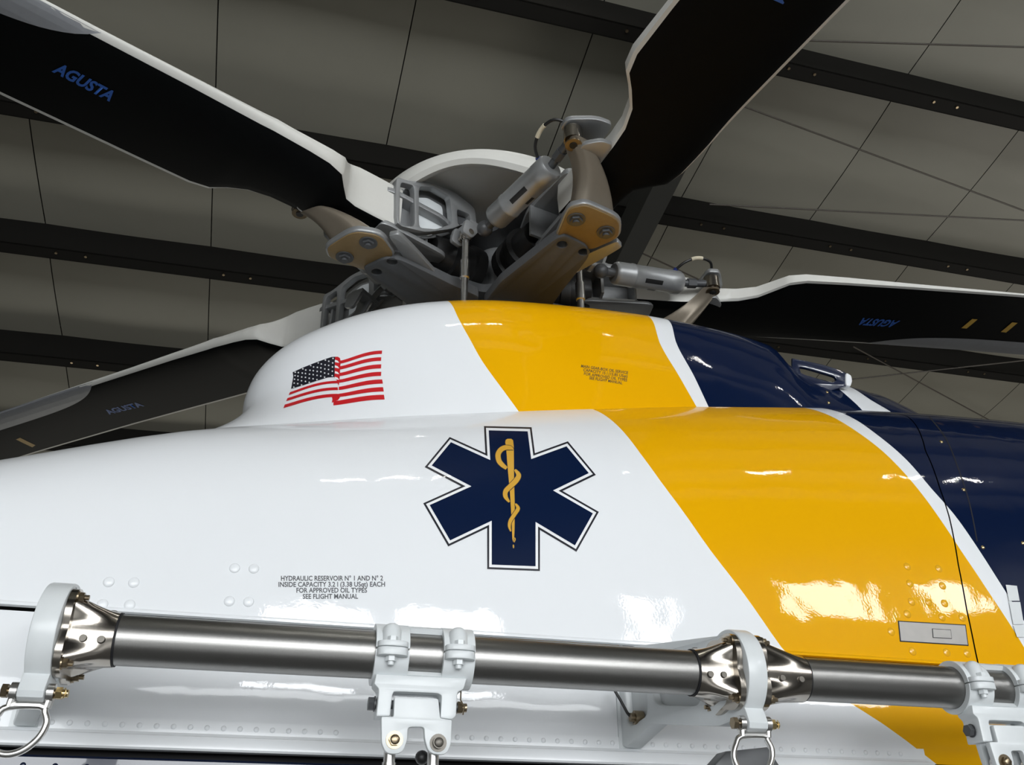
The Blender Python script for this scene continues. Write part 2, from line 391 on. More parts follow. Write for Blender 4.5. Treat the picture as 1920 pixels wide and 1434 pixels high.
def hit(bvh, px, py, off=0.0):
    d = Vector(ray(px, py)); loc, n, i, dist = bvh.ray_cast(Vector((0, 0, 0)), d.normalized())
    if loc is None: return None
    if n.dot(d) > 0: n = -n
    return np.array(loc+n*off), np.array(n)

# livery: boundaries read as x = curve(z) on the skin
def livery(name, bounds, cols, zmin=0.0, zmax=2.2, xmin=-2.0, xmax=5.0):
    m = bpy.data.materials.new(name); m.use_nodes = True; nt = m.node_tree; b = nt.nodes['Principled BSDF']
    b.inputs['Roughness'].default_value = 0.32; b.inputs['Coat Weight'].default_value = 0.6; b.inputs['Specular IOR Level'].default_value = 0.06; b.inputs['Coat Roughness'].default_value = 0.025
    g_ = nt.nodes.new('ShaderNodeNewGeometry'); sx = nt.nodes.new('ShaderNodeSeparateXYZ')
    nt.links.new(g_.outputs['Position'], sx.inputs[0])
    mr = nt.nodes.new('ShaderNodeMapRange'); mr.inputs[1].default_value = zmin; mr.inputs[2].default_value = zmax
    nt.links.new(sx.outputs['Z'], mr.inputs[0])
    mrx = nt.nodes.new('ShaderNodeMapRange'); mrx.inputs[1].default_value = xmin; mrx.inputs[2].default_value = xmax
    nt.links.new(sx.outputs['X'], mrx.inputs[0])
    prev = None
    for i, pts in enumerate(bounds):
        fcv = nt.nodes.new('ShaderNodeFloatCurve'); cv = fcv.mapping.curves[0]
        P = sorted([((z-zmin)/(zmax-zmin), (x-xmin)/(xmax-xmin)) for x, z in pts])
        za = [p[0] for p in P]; xa_ = [p[1] for p in P]
        Q = [(za[0]-0.15, xa_[0]-(xa_[1]-xa_[0])/(za[1]-za[0])*0.15)]+P+[(za[-1]+0.03, xa_[-1]+(xa_[-1]-xa_[-2])/max(1e-4, za[-1]-za[-2])*0.03)]
        zq = [q[0] for q in Q]; xq = [q[1] for q in Q]
        t_ = np.linspace(max(0, zq[0]), min(1, zq[-1]), 40); Q = []
        for t in t_:
            e = 0.012; Q.append((float(t), float(min(max(0.25*np.interp(t-e, zq, xq)+0.5*np.interp(t, zq, xq)+0.25*np.interp(t+e, zq, xq), 0), 1))))
        if Q[0][0] > 0: Q = [(0.0, Q[0][1])]+Q
        if Q[-1][0] < 1: Q = Q+[(1.0, Q[-1][1])]
        while len(cv.points) < len(Q): cv.points.new(0.5, 0.5)
        for p, q in zip(cv.points, Q): p.location = q; p.handle_type = 'VECTOR'
        fcv.mapping.update()
        nt.links.new(mr.outputs[0], fcv.inputs['Value'])
        gt = nt.nodes.new('ShaderNodeMath'); gt.operation = 'GREATER_THAN'
        nt.links.new(mrx.outputs[0], gt.inputs[0]); nt.links.new(fcv.outputs[0], gt.inputs[1])
        mx = nt.nodes.new('ShaderNodeMix'); mx.data_type = 'RGBA'
        nt.links.new(gt.outputs[0], mx.inputs[0])
        if prev is None: mx.inputs[6].default_value = (*cols[0], 1)
        else: nt.links.new(prev, mx.inputs[6])
        mx.inputs[7].default_value = (*cols[i+1], 1); prev = mx.outputs[2]
    nt.links.new(prev, b.inputs['Base Color'])
    # slight orange peel and panel waviness
    tc = nt.nodes.new('ShaderNodeTexCoord'); n1 = nt.nodes.new('ShaderNodeTexNoise'); n1.inputs['Scale'].default_value = 9; n1.inputs['Detail'].default_value = 1
    n2 = nt.nodes.new('ShaderNodeTexNoise'); n2.inputs['Scale'].default_value = 160; n2.inputs['Detail'].default_value = 1
    for n_ in (n1, n2): nt.links.new(tc.outputs['Object'], n_.inputs['Vector'])
    ad = nt.nodes.new('ShaderNodeMath'); ad.operation = 'MULTIPLY_ADD'; ad.inputs[1].default_value = 22
    nt.links.new(n1.outputs['Fac'], ad.inputs[0]); nt.links.new(n2.outputs['Fac'], ad.inputs[2])
    bp = nt.nodes.new('ShaderNodeBump'); bp.inputs['Strength'].default_value = 0.12; bp.inputs['Distance'].default_value = 0.0006
    nt.links.new(ad.outputs[0], bp.inputs['Height']); nt.links.new(bp.outputs[0], b.inputs['Normal']); nt.links.new(bp.outputs[0], b.inputs['Coat Normal'])
    return m
def trace(pts):
    out = []
    for p in pts:
        h = hit(wall_bvh, *p)
        if h is None or h[0][2] > ZS: h = hit(cowl_bvh, *p)
        if h is None: continue
        out.append((h[0][0], h[0][2]))
    return out
def traced(pts):
    out = []
    for x, y in pts:
        for k in range(0, 50, 2):
            h = hit(dome_bvh, x+0.4*k, y+k)
            if h: out.append((h[0][0], h[0][2])); break
    return [p for i, p in enumerate(out) if i == 0 or abs(p[1]-out[i-1][1]) > 0.004]
def flat(pts):
    pts = sorted(pts, key=lambda q: q[1]); return pts+[(pts[-1][0]-0.02, pts[-1][1]+0.05), (pts[-1][0]-0.02, 2.15)]
cA = [(1123, 772), (1160, 800), (1200, 850), (1240, 905), (1290, 972), (1330, 1030), (1400, 1120), (1470, 1222), (1540, 1290), (1608, 1325), (1680, 1373), (1740, 1420)]
cB = [(1538, 772), (1600, 805), (1660, 850), (1720, 915), (1764, 975), (1800, 1030), (1855, 1112), (1900, 1180), (1918, 1210)]
cC = [(1580, 775), (1640, 812), (1700, 862), (1745, 915), (1790, 965), (1835, 1030), (1870, 1085), (1905, 1140)]
LIV = livery('cowling_livery', [trace(cA), trace(cB), trace(cC)], [WHITE, YEL, WHITE, NAVY])
dA = [(850, 576), (858, 595), (872, 620), (900, 672), (935, 720), (968, 765)]
dB = [(1228, 612), (1235, 640), (1250, 668), (1275, 708), (1300, 752)]
dC = [(1262, 618), (1266, 640), (1278, 664), (1302, 706), (1325, 755)]
dD = [(1582, 737), (1600, 752), (1612, 764)]
dE = [(1628, 748), (1648, 758), (1664, 768)]
LIVD = livery('fairing_livery', [traced(dA), traced(dB), traced(dC), flat(traced(dD)), flat(traced(dE))], [WHITE, YEL, WHITE, NAVY, WHITE, NAVY])

def grid_obj(name, fn, us, ws, m, thick=0.0, label=None):
    g = G(); n = len(ws)
    g.add([fn(u, w_) for u in us for w_ in ws], [(i*n+j, (i+1)*n+j, (i+1)*n+j+1, i*n+j+1) for i in range(len(us)-1) for j in range(n-1)])
    o = obj(name, g, m, smooth=40, label=label)
    return o
# panel joint on the lower cowling
js = [(1700, 780), (1735, 845), (1762, 915), (1780, 970), (1797, 1060), (1812, 1140), (1832, 1237)]
jh = sorted([(h[0][2], h[0][0]) for h in (hit(cowl_bvh, *p) for p in js) if h]); 
def joint(z): return float(np.interp(z, [q[0] for q in jh], [q[1] for q in jh]))
def seamed(a, b_, s, t):
    xm = b_ if a is None else a
    return None
def cowl_fwd(s, t):
    x0 = -1.9; xj = joint(cowl(2.0, t)[2]); 
    for _ in range(3): xj = joint(cowl(xj, t)[2])
    return cowl(x0+(xj-0.0025-x0)*s, t)
def cowl_aft(s, t):
    xj = joint(cowl(2.0, t)[2])
    for _ in range(3): xj = joint(cowl(xj, t)[2])
    return cowl(xj+0.0025+(4.4-xj)*s, t)
# finer rows on the near side
TR = np.concatenate([np.linspace(0, 1.0, 70), np.linspace(1.0, math.pi, 60)[1:]])
grid_obj('engine_cowling', cowl_fwd, np.linspace(0, 1, 140), TR, LIV, label='white cowling panel with yellow stripe')
grid_obj('aft_cowling', cowl_aft, np.linspace(0, 1, 50), TR, LIV, label='navy cowling panel at the right')
def inner(s, t):
    p = cowl(-1.9+6.3*s, t); return np.array((p[0], HY+(p[1]-HY)*0.985, ZS+(p[2]-ZS)*0.985))
grid_obj('cowling_liner', inner, np.linspace(0, 1, 60), TS[::3], M['gap'])
grid_obj('gearbox_fairing', dome, QS, AS, LIVD, label='domed white, yellow and navy fairing under the rotor')

# side below the cowling: groove, sill, riveted drip rail, black gap, door rail
g = G(); g.loft([[np.array((x, YF+y, z)) for y, z in ((0.012, ZS+0.004), (0.012, ZS-0.008), (0.0, ZS-0.010), (0.0, 0.272), (0.05, 0.272), (1.84, 0.272), (1.84, ZS))] for x in (-1.9, 4.4)], closed=False)
gs = G(); XG = np.linspace(-1.9, 4.4, 40)
gs.loft([[np.array((x, YF+y, z)) for y, z in ((0.030, ZS-0.004), (0.030, ZS-0.010), (0.002, ZS-0.011), (0.0, ZS-0.014), (0.0, 0.36), (0.0, 0.272))] for x in XG], closed=False)
obj('upper_side_skin', gs, LIV, label='skin strip below the cowling joint')
ZR = 0.270
gr = G(); gr.loft([[np.array((x, y, z)) for y, z in ((YF+0.004, ZR+0.038), (YF-0.003, ZR+0.038), (YF-0.003, ZR+0.012), (YF-0.008, ZR+0.006), (YF-0.030, ZR+0.002), (YF-0.034, ZR-0.004), (YF-0.034, ZR-0.022), (YF-0.030, ZR-0.026), (YF+0.004, ZR-0.026))] for x in (-1.9, 1.66)])
RAILO = obj('drip_rail', gr, M['white'], label='white riveted drip rail along the side')
rv = G(); rv.ball((0, 0, 0), 0.006, 10, 4, (1, 1, 0.5), mt=[[1, 0, 0], [0, 0, -1], [0, 1, 0]], half=True)
rvm = mesh('rivet', rv, M['white'])
x = -1.0
while x < 1.62:
    if not (0.16 < x < 0.34): link('rivet', rvm, RAILO, Matrix.Translation((x, YF-0.003, ZR+0.024)))
    x += 0.0345
gk = G(); gk.box((1.25, YF+0.06, ZR-0.055), (6.3, 0.03, 0.16)); obj('door_gap', gk, M['gap'], label='black gap under the drip rail')
gd = G(); gd.loft([[np.array((x, y, z)) for y, z in ((YF+0.04, 0.230), (YF-0.005, 0.230), (YF-0.012, 0.225), (YF-0.012, 0.193), (YF-0.005, 0.188), (YF+0.04, 0.188))] for x in (-1.9, 4.4)])
DRO = obj('door_track', gd, M['navy'], label='dark navy door track')
rv2 = mesh('track_rivet', G().ball((0, 0, 0), 0.006, 10, 4, (1, 1, 0.5), mt=[[1, 0, 0], [0, 0, -1], [0, 1, 0]], half=True), M['navy'])
for i in range(24): link('track_rivet', rv2, DRO, Matrix.Translation((-0.9+i*0.06, YF-0.012, 0.209)))
gd2 = G(); gd2.loft([[np.array((x, y, z)) for y, z in ((YF+0.05, 0.183), (YF+0.0, 0.183), (YF-0.006, 0.176), (YF-0.02, -0.1), (YF-0.03, -0.6), (YF+0.05, -0.6))] for x in (-1.9, 4.4)])
obj('sliding_door', gd2, M['white'], label='white side door below the rail')
# dark joint line ahead of the left bracket, cowling lip
# ------------------------------------------------------------------ decals laid on the skin
def inset(poly, d):
    n = len(poly); out = []; P = [np.array(p, float) for p in poly]
    ar = sum(P[i-1][0]*P[i][1]-P[i][0]*P[i-1][1] for i in range(n)); sg = 1 if ar > 0 else -1
    for i in range(n):
        a, b, c = P[i-1], P[i], P[(i+1) % n]
        e1 = (b-a)/np.linalg.norm(b-a); e2 = (c-b)/np.linalg.norm(c-b)
        n1 = np.array((-e1[1], e1[0]))*sg; n2 = np.array((-e2[1], e2[0]))*sg
        k = n1+n2; out.append(b+k*d/(1+np.dot(n1, n2)))
    return out
def fillmesh(loops, cuts=0):
    cu = bpy.data.curves.new('tmp', 'CURVE'); cu.dimensions = '2D'; cu.fill_mode = 'BOTH'
    for lp in loops:
        sp = cu.splines.new('POLY'); sp.points.add(len(lp)-1); sp.use_cyclic_u = True
        for i, p in enumerate(lp): sp.points[i].co = (p[0], p[1], 0, 1)
    ob = bpy.data.objects.new('tmp', cu); me = bpy.data.meshes.new_from_object(ob)
    bpy.data.objects.remove(ob); bpy.data.curves.remove(cu)
    return me
def lay(name, me, bvh, m, off, maxlen=14.0, parent=ROOT, label=None):
    bm = bmesh.new(); bm.from_mesh(me); bmesh.ops.triangulate(bm, faces=bm.faces)
    for _ in range(7):
        es = [e for e in bm.edges if e.calc_length() > maxlen]
        if not es: break
        bmesh.ops.subdivide_edges(bm, edges=es, cuts=1); bmesh.ops.triangulate(bm, faces=[f for f in bm.faces if len(f.verts) > 3])
    bad = []
    for v in bm.verts:
        h = hit(bvh, v.co.x, v.co.y, off)
        if h is None: bad.append(v)
        else: v.co = Vector(h[0])
    bmesh.ops.delete(bm, geom=bad, context='VERTS')
    bm.to_mesh(me); bm.free(); me.materials.clear(); me.materials.append(m); me.shade_smooth(); me.name = name
    return link(name, me, parent, None, label)
def adopt(child, parent): child.parent = parent; child.matrix_parent_inverse = Matrix()
s8 = lambda pts, k=4.48, ox=760, oy=770: [(ox+x/k, oy+y/k) for x, y in pts]
starc = [(660, 130), (1060, 140), (1088, 358), (1365, 258), (1600, 540), (1320, 675), (1625, 850), (1437, 1185), (1130, 1002), (1130, 1347), (687, 1330), (687, 985), (360, 1140), (150, 778), (468, 635), (162, 475), (372, 222), (672, 358)]
so = s8(starc)
def under(o):  # sub-part of a ROOT child whose basis is identity
    return o
STAR = lay('star_emblem', fillmesh([so]), cowl_bvh, M['dblack'], 0.0008, label='six-pointed navy star of life with white outline')
lay('star_outline', fillmesh([inset(so, 3.6)]), cowl_bvh, M['dwhite'], 0.0013, parent=STAR)
lay('star_field', fillmesh([inset(so, 8.4)]), cowl_bvh, M['dnavy'], 0.0018, parent=STAR)
staff = [(838, 270), (842, 250), (858, 240), (888, 240), (904, 252), (910, 300), (912, 560), (918, 800), (916, 1000), (912, 1080), (905, 1105), (897, 1080), (890, 900), (878, 700), (858, 480), (845, 310)]
lay('staff', fillmesh([s8(staff)]), cowl_bvh, M['dgold'], 0.0022, 10, parent=STAR)
def ribbon(pts, wid):
    P = [np.array(p, float) for p in pts]; 
    Q = []; W = []
    for i in range(len(P)-1):     # catmull-rom
        p0 = P[max(i-1, 0)]; p1 = P[i]; p2 = P[i+1]; p3 = P[min(i+2, len(P)-1)]
        for k in range(6):
            t = k/6; Q.append(0.5*((2*p1)+(-p0+p2)*t+(2*p0-5*p1+4*p2-p3)*t*t+(-p0+3*p1-3*p2+p3)*t**3)); W.append(wid[i]*(1-t)+wid[i+1]*t)
    Q.append(P[-1]); W.append(wid[-1]); L, R_ = [], []
    for i, q in enumerate(Q):
        d = Q[min(i+1, len(Q)-1)]-Q[max(i-1, 0)]; d /= np.linalg.norm(d); nn = np.array((-d[1], d[0]))
        L.append(q+nn*W[i]/2); R_.append(q-nn*W[i]/2)
    return L+R_[::-1]
SN = [([(908, 332), (880, 318), (838, 316), (800, 335), (778, 375), (785, 425), (812, 460), (850, 490)], [6, 34, 40, 42, 44, 42, 38, 26]),
      ([(918, 500), (950, 545), (930, 590), (880, 640), (842, 680), (840, 725), (872, 772)], [16, 40, 44, 42, 40, 36, 14]),
      ([(922, 785), (945, 825), (915, 875), (880, 930), (872, 975), (884, 1018)], [12, 32, 32, 30, 24, 8]),
      ([(915, 1070), (920, 1085), (912, 1108)], [8, 9, 5]), ([(905, 1128), (906, 1142), (907, 1158)], [6, 12, 4])]
for pts, wd in SN:
    lay('serpent', fillmesh([s8(ribbon(pts, [w_+10 for w_ in wd]))]), cowl_bvh, M['dblack'], 0.0025, 10, parent=STAR)
    lay('serpent', fillmesh([s8(ribbon(pts, wd))]), cowl_bvh, M['dgold'], 0.0029, 10, parent=STAR)
# flag
sf = lambda pts: s8(pts, 7.385, 500, 630)
def band(x0, x1, yt0, yt1, hh0, hh1, shape, sl0=0, sl1=0, n=14):
    T = [i/n for i in range(n+1)]
    top = [(x0+(x1-x0)*t, yt0+(yt1-yt0)*shape(t)) for t in T]
    bot = [(x0+sl0+(x1+sl1-x0-sl0)*t, yt0+hh0+(yt1+hh1-yt0-hh0)*shape(t)) for t in T]
    return top+bot[::-1]
fr = lambda t: math.sin(math.pi/2*t)**1.25
fl = lambda t: math.sin(math.pi/2*min(1, t*1.02))**1.05
FLAG = lay('flag_canton', fillmesh([sf([(362, 503), (500, 440), (650, 380), (800, 325), (900, 292), (955, 288), (945, 400), (940, 570), (850, 575), (700, 620), (520, 680), (340, 733), (362, 620), (372, 560)])]), dome_bvh, M['dblack'], 0.0012, label='waving striped flag with white stars on dark canton')
for i, (a, b, h0, h1, x0) in enumerate([(342, 203, 42, 46, 1022), (420, 295, 45, 50, 1018), (512, 393, 45, 56, 1014), (605, 497, 45, 57, 1008), (705, 603, 45, 58, 1000), (800, 710, 45, 60, 1010), (905, 815, 58, 66, 925)]):
    lay('red_stripe', fillmesh([sf(band(x0, 1600 if i < 1 else 1588+(i > 3)*12*(i-3), a, b, h0, h1, fr, 0, -4+(i > 3)*14))]), dome_bvh, M['dred'], 0.0012, 10, parent=FLAG)
for x0, a, b, h in [(325, 780, 622, 38), (290, 862, 712, 42), (252, 952, 802, 48)]:
    lay('red_stripe', fillmesh([sf(band(x0, 985, a, b, h, h-4, fl, -18, 5))]), dome_bvh, M['dred'], 0.0012, 10, parent=FLAG)
lay('red_stripe', fillmesh([sf([(950, 290), (985, 288), (1015, 305), (1026, 345), (1012, 600), (1000, 690), (985, 660), (975, 620), (940, 575), (946, 400)])]), dome_bvh, M['dred'], 0.0014, 10, parent=FLAG)
lay('red_stripe', fillmesh([sf([(905, 845), (960, 812), (1012, 800), (1012, 860), (990, 890), (925, 915), (903, 930), (912, 880)])]), dome_bvh, M['dred'], 0.0014, 10, parent=FLAG)
for y in (355, 432, 512, 592): lay('white_fold', fillmesh([sf([(948, y-25), (985, y-12), (1008, y+18), (985, y+16), (946, y+8)])]), dome_bvh, M['dwhite'], 0.0018, 10, parent=FLAG)
lines_ = [[(400, 503), (505, 457), (614, 411), (718, 375), (817, 336), (922, 313)], [(443, 508), (545, 473), (653, 431), (760, 390), (863, 352)], [(397, 550), (497, 515), (603, 476), (706, 436), (813, 402), (917, 375)], [(437, 558), (541, 522), (649, 483), (754, 443), (862, 410)],
          [(390, 600), (490, 570), (597, 531), (703, 492), (808, 458), (914, 431)], [(438, 609), (541, 575), (648, 537), (754, 497), (860, 466)], [(385, 655), (487, 623), (593, 587), (701, 547), (806, 515), (912, 490)], [(434, 663), (541, 631), (646, 595), (752, 557), (858, 527)], [(380, 711), (487, 681), (593, 645), (699, 607), (805, 573), (911, 551)]]
for L in lines_:
    for (x, y) in L:
        st = [(x+(15 if k % 2 == 0 else 6.5)*math.sin(math.pi*k/5), y-(15 if k % 2 == 0 else 6.5)*math.cos(math.pi*k/5)) for k in range(10)]
        lay('flag_star', fillmesh([sf(st)]), dome_bvh, M['dwhite'], 0.0018, 50, parent=FLAG)
# lettering
def text_me(s, bold=0.0, shear=0.0):
    cu = bpy.data.curves.new('tmp', 'FONT'); cu.body = s; cu.size = 1; cu.offset = bold; cu.resolution_u = 3; cu.shear = shear
    ob = bpy.data.objects.new('tmp', cu); me = bpy.data.meshes.new_from_object(ob)
    bpy.data.objects.remove(ob); bpy.data.curves.remove(cu); return me
def text_px(s, bl, br, h, lean=0.0, bold=0.02):
    """text from pixel baseline-left to baseline-right with cap height h (pixels)"""
    me = text_me(s, bold); xs = [v.co.x for v in me.vertices]; x0, x1 = min(xs), max(xs)
    bl, br = np.array(bl, float), np.array(br, float); d = br-bl; up = np.array((d[1], -d[0]))/np.linalg.norm(d)
    for v in me.vertices:
        q = bl+d*(v.co.x-x0)/(x1-x0)+up*h*v.co.y/0.70+d/np.linalg.norm(d)*lean*h*v.co.y; v.co = (q[0], q[1], 0)
    return me
s3 = lambda x, y: (380+x/5.0526, 1020+y/5.0526)
T = None
for s_, a, b in [('HYDRAULIC RESERVOIR N\u00b0 1 AND N\u00b0 2', (742, 347), (1708, 345)), ('INSIDE CAPACITY 3.2 l (3.38 USqt) EACH', (718, 405), (1727, 402)), ('FOR APPROVED OIL TYPES', (888, 460), (1557, 459)), ('SEE FLIGHT MANUAL', (948, 518), (1472, 517))]:
    lay('stencil_line', text_px(s_, s3(*a), s3(*b), 9.0), cowl_bvh, M['ink'], 0.0008, 60)
s2 = lambda x, y: (1060+x/12, 660+y/12)
for s_, a, b in [('MAIN GEAR-BOX OIL SERVICE', (350, 345), (1405, 500)), ('CAPACITY 15 l (15.85 USqt)', (400, 432), (1395, 580)), ('FOR APPROVED OIL TYPES', (415, 515), (1385, 665)), ('SEE FLIGHT MANUAL', (535, 610), (1280, 728))]:
    lay('stencil_line', text_px(s_, s2(*a), s2(*b), 5.2), dome_bvh, M['bink'], 0.0008, 60)
# flush blind rivets (raised discs) in the cowling
def basis(n):
    n = n/np.linalg.norm(n); a = np.cross(n, [1, 0, 0]); a /= np.linalg.norm(a); e = np.cross(n, a); return np.stack([a, e, n], 1)
rw = mesh('dome_rivet', G().ball((0, 0, 0), 0.0125, 18, 5, (1, 1, 0.36), half=True), M['white'])
ry = mesh('dome_rivet', G().ball((0, 0, 0), 0.0118, 18, 5, (1, 1, 0.34), half=True), M['yellow'])
for px, py in [(204, 1091), (251, 1092), (192, 1133), (243, 1134), (440, 1065), (476, 1066), (430, 1127), (466, 1128)]:
    h = hit(cowl_bvh, px, py); mm = Matrix(basis(h[1])).to_4x4(); mm.translation = Vector(h[0]); link('dome_rivet', rw, ROOT, mm)
for px, py in [(1701, 1062), (1760, 1066), (1706, 1094), (1767, 1098), (1709, 1128), (1741, 1129), (1771, 1131), (1701, 1151), (1766, 1157), (1804, 1158), (1671, 1184), (1711, 1221), (1775, 1223), (1813, 1225)]:
    h = hit(cowl_bvh, px, py)
    if h is None: continue
    mm = Matrix(basis(h[1])).to_4x4(); mm.translation = Vector(h[0]); link('dome_rivet', ry, ROOT, mm)
sc = mesh('skin_screw', G().cyl((0, 0, -0.001), (0, 0, 0.002), 0.0075, 0.006, n=14).ball((0, 0, 0.002), 0.006, 12, 3, (1, 1, 0.3), half=True), M['brass'])
for px, py, bv in [(1765, 828, 0), (1807, 918, 0), (1843, 1026, 0), (1918, 1018, 0), (1551, 735, 1), (1554, 755, 1)]:
    h = hit((cowl_bvh, dome_bvh)[bv], px, py)
    if h is None: continue
    mm = Matrix(basis(h[1])).to_4x4(); mm.translation = Vector(h[0]); link('skin_screw', sc, ROOT, mm)
# access latch plate
def px_quad(name, q, bvh, m, off, parent=ROOT, label=None): return lay(name, fillmesh([q]), bvh, m, off, 20, parent, label)
lq = [(1683, 1163.5), (1810.5, 1171), (1816, 1211), (1687, 1203)]
LT = px_quad('access_latch', lq, cowl_bvh, M['gap'], 0.0006, label='flush steel latch plate in the yellow stripe')
px_quad('latch_plate', inset(lq, 1.9), cowl_bvh, M['plate'], 0.0016, LT)
bq = [(1746.5, 1178.5), (1782, 1180.5), (1784, 1198), (1748, 1196)]
px_quad('latch_gap', bq, cowl_bvh, M['gap'], 0.0019, LT); px_quad('latch_button', inset(bq, 1.1), cowl_bvh, M['plate'], 0.0030, LT)
for q in ([(1884, 1097), (1905, 1099), (1910, 1127), (1890, 1127)], [(1890, 1129), (1911, 1129), (1918, 1171), (1898, 1171)], [(1898, 1173), (1919, 1173), (1930, 1195), (1905, 1195)]):
    px_quad('hinge_plate', q, cowl_bvh, M['bracket'], 0.004)
# thin second joint in the navy panel and aft fairing details
def line_px(name, pts, bvh, wpx, m, off, label=None): return lay(name, fillmesh([ribbon(pts, [wpx]*len(pts))]), bvh, m, off, 25, ROOT, label)
line_px('panel_joint', [(1742, 781), (1775, 825), (1800, 888), (1818, 945), (1832, 1015)], cowl_bvh, 2.2, M['gap'], 0.0007)
# cowling lower lip (thin raised edge above the groove)
gl = G(); gl.loft([[np.array((x, YF+y, ZS+z)) for y, z in ((0.0, 0.010), (-0.004, 0.006), (-0.004, 0.0005), (0.014, 0.0))] for x in np.linspace(-1.9, 4.4, 6)], closed=False)
obj('cowling_lip', gl, LIV)
hh = hit(dome_bvh, 1545, 735) or hit(dome_bvh, 1545, 750); YH = float(hh[0][1])+0.02
g = plateY([rnd([(1486, 671), (1540, 682), (1582, 695), (1592, 704), (1592, 722), (1560, 732), (1486, 720)], [0, .2, .3, .3, .2, 0, 0]), rnd([(1499, 688), (1512, 690), (1566, 706), (1569, 712), (1560, 717), (1503, 700)], .2)], YH, 0.014, 0.004)
obj('aft_handle', g, M['navy'], label='navy hand hold loop on the tail of the fairing')
g = plateY([rnd([(1586, 697), (1597, 703), (1599, 714), (1596, 724), (1586, 722)], .35)], YH-0.006, 0.028, 0.006); obj('handle_end', g, M['white'], label='white end of the hand hold')
#@@RAIL
# ================================================================== external rail along the side
AY, AZ, RT = 1.73, 0.385, 0.045
def axx(px): return float(onY(px, 1199+0.057*(px-220), AY)[0])
XT0, XT1, XT2 = axx(221), axx(1296), axx(1500)
g = G(); g.cyl((XT0, AY, AZ), (XT1, AY, AZ), RT, n=48); obj('rail_tube', g, M['tube'], label='long grey rail tube with the middle clamp')
g = G(); g.cyl((XT2, AY, AZ), (2.6, AY, AZ), RT, n=48); obj('rail_tube', g, M['tube'], label='shorter grey rail tube at the right')
XLP = float(onY(78, 1190, AY-0.09)[0]); XRP = float(onY(1420, 1250, AY-0.09)[0]); TP = 0.043
# bracket plate: ring, lug below, arm back to the skin (outline read off the right one)
xl = XRP-TP/2
rp_ = lambda px, py: (float(onX(px, py, xl)[1]), float(onX(px, py, xl)[2]))
foot, heel, elbow, toe = rp_(1184, 1399), rp_(1152, 1296), rp_(1266, 1357), rp_(1180, 1214)
bracket = []
for k in range(26):                             # around the ring, front side
    a = rad(78+k*(292-78)/25*1.0)
    bracket.append((AY+0.093*math.cos(a), AZ+0.093*math.sin(a)))
lugz = AZ-0.117
ring_ = [(AY+0.093*math.cos(rad(a)), AZ+0.093*math.sin(rad(a))) for a in range(72, 236, 6)]
lug = [(AY-0.060, AZ-0.085), (AY-0.066, AZ-0.100), (AY-0.068, lugz+0.012), (AY-0.064, lugz+0.002), (AY-0.054, lugz-0.003), (AY-0.038, lugz-0.003), (AY-0.028, lugz+0.002), (AY-0.024, lugz+0.014), (AY-0.022, AZ-0.100), (AY-0.014, AZ-0.092)]
YB = YF-0.002
arm = [(AY+0.06, AZ-0.094), (YB-0.11, AZ-0.062), (YB-0.015, 0.283), (YB, 0.289), (YB, 0.505), (YB-0.012, 0.517)]
outline = ring_+lug+arm
holes = [rnd([(YB-0.025, 0.325), (YB-0.025, 0.475), (YB-0.10, 0.475), (YB-0.10, 0.345)], .2), rnd([(YB-0.125, 0.362), (YB-0.125, 0.475), (AY+0.105, 0.462), (AY+0.105, 0.338)], .2), circ((AY, AZ), 0.036, 28)]
def skew(v): return (v[0]-0.31*max(0, v[1]-AY-0.05), v[1], v[2])
BP = []
def moved(o, d, name=None, label=None, parent=ROOT):
    c = o.copy(); C.objects.link(c); c.parent = parent; 
    if parent is ROOT: c.matrix_parent_inverse = PINV
    c.matrix_basis = Matrix.Translation(Vector(d)) @ o.matrix_basis
    if label: c['label'] = label
    elif 'label' in c: del c['label']
    for ch in list(o.children):
        e = ch.copy(); C.objects.link(e); e.parent = c
    return c
gb = plateX([outline]+holes, 0.0, TP, 0.004)
web = plateX([[(AY+0.09, 0.47), (YB-0.01, 0.49), (YB-0.01, 0.31), (YB-0.1, 0.335), (AY+0.08, 0.33)]], 0.0, 0.010, 0.001)
gb.add(web.v, web.f); gb.v = [skew(v) for v in gb.v]
BR = obj('rail_bracket', gb, M['bracket'], M4=Matrix.Translation((XLP, 0, 0)), label='white ring bracket at the left end of the rail')
xf_ = skew((0, YF, 0))[0]; fp = G(); fp.box((xf_, YF-0.002, 0.40), (0.055, 0.006, 0.235)); obj('foot_plate', fp, M['bracket'], BR)
xs0 = skew((0, YB-0.055, 0))[0]; st = G(); st.cyl((xs0-0.024, YB-0.055, 0.345), (xs0-0.003, YB-0.055, 0.345), 0.016, n=18); st.cyl((xs0-0.034, YB-0.055, 0.345), (xs0-0.022, YB-0.055, 0.345), 0.010, n=14); obj('stud', st, M['bolt'], BR)
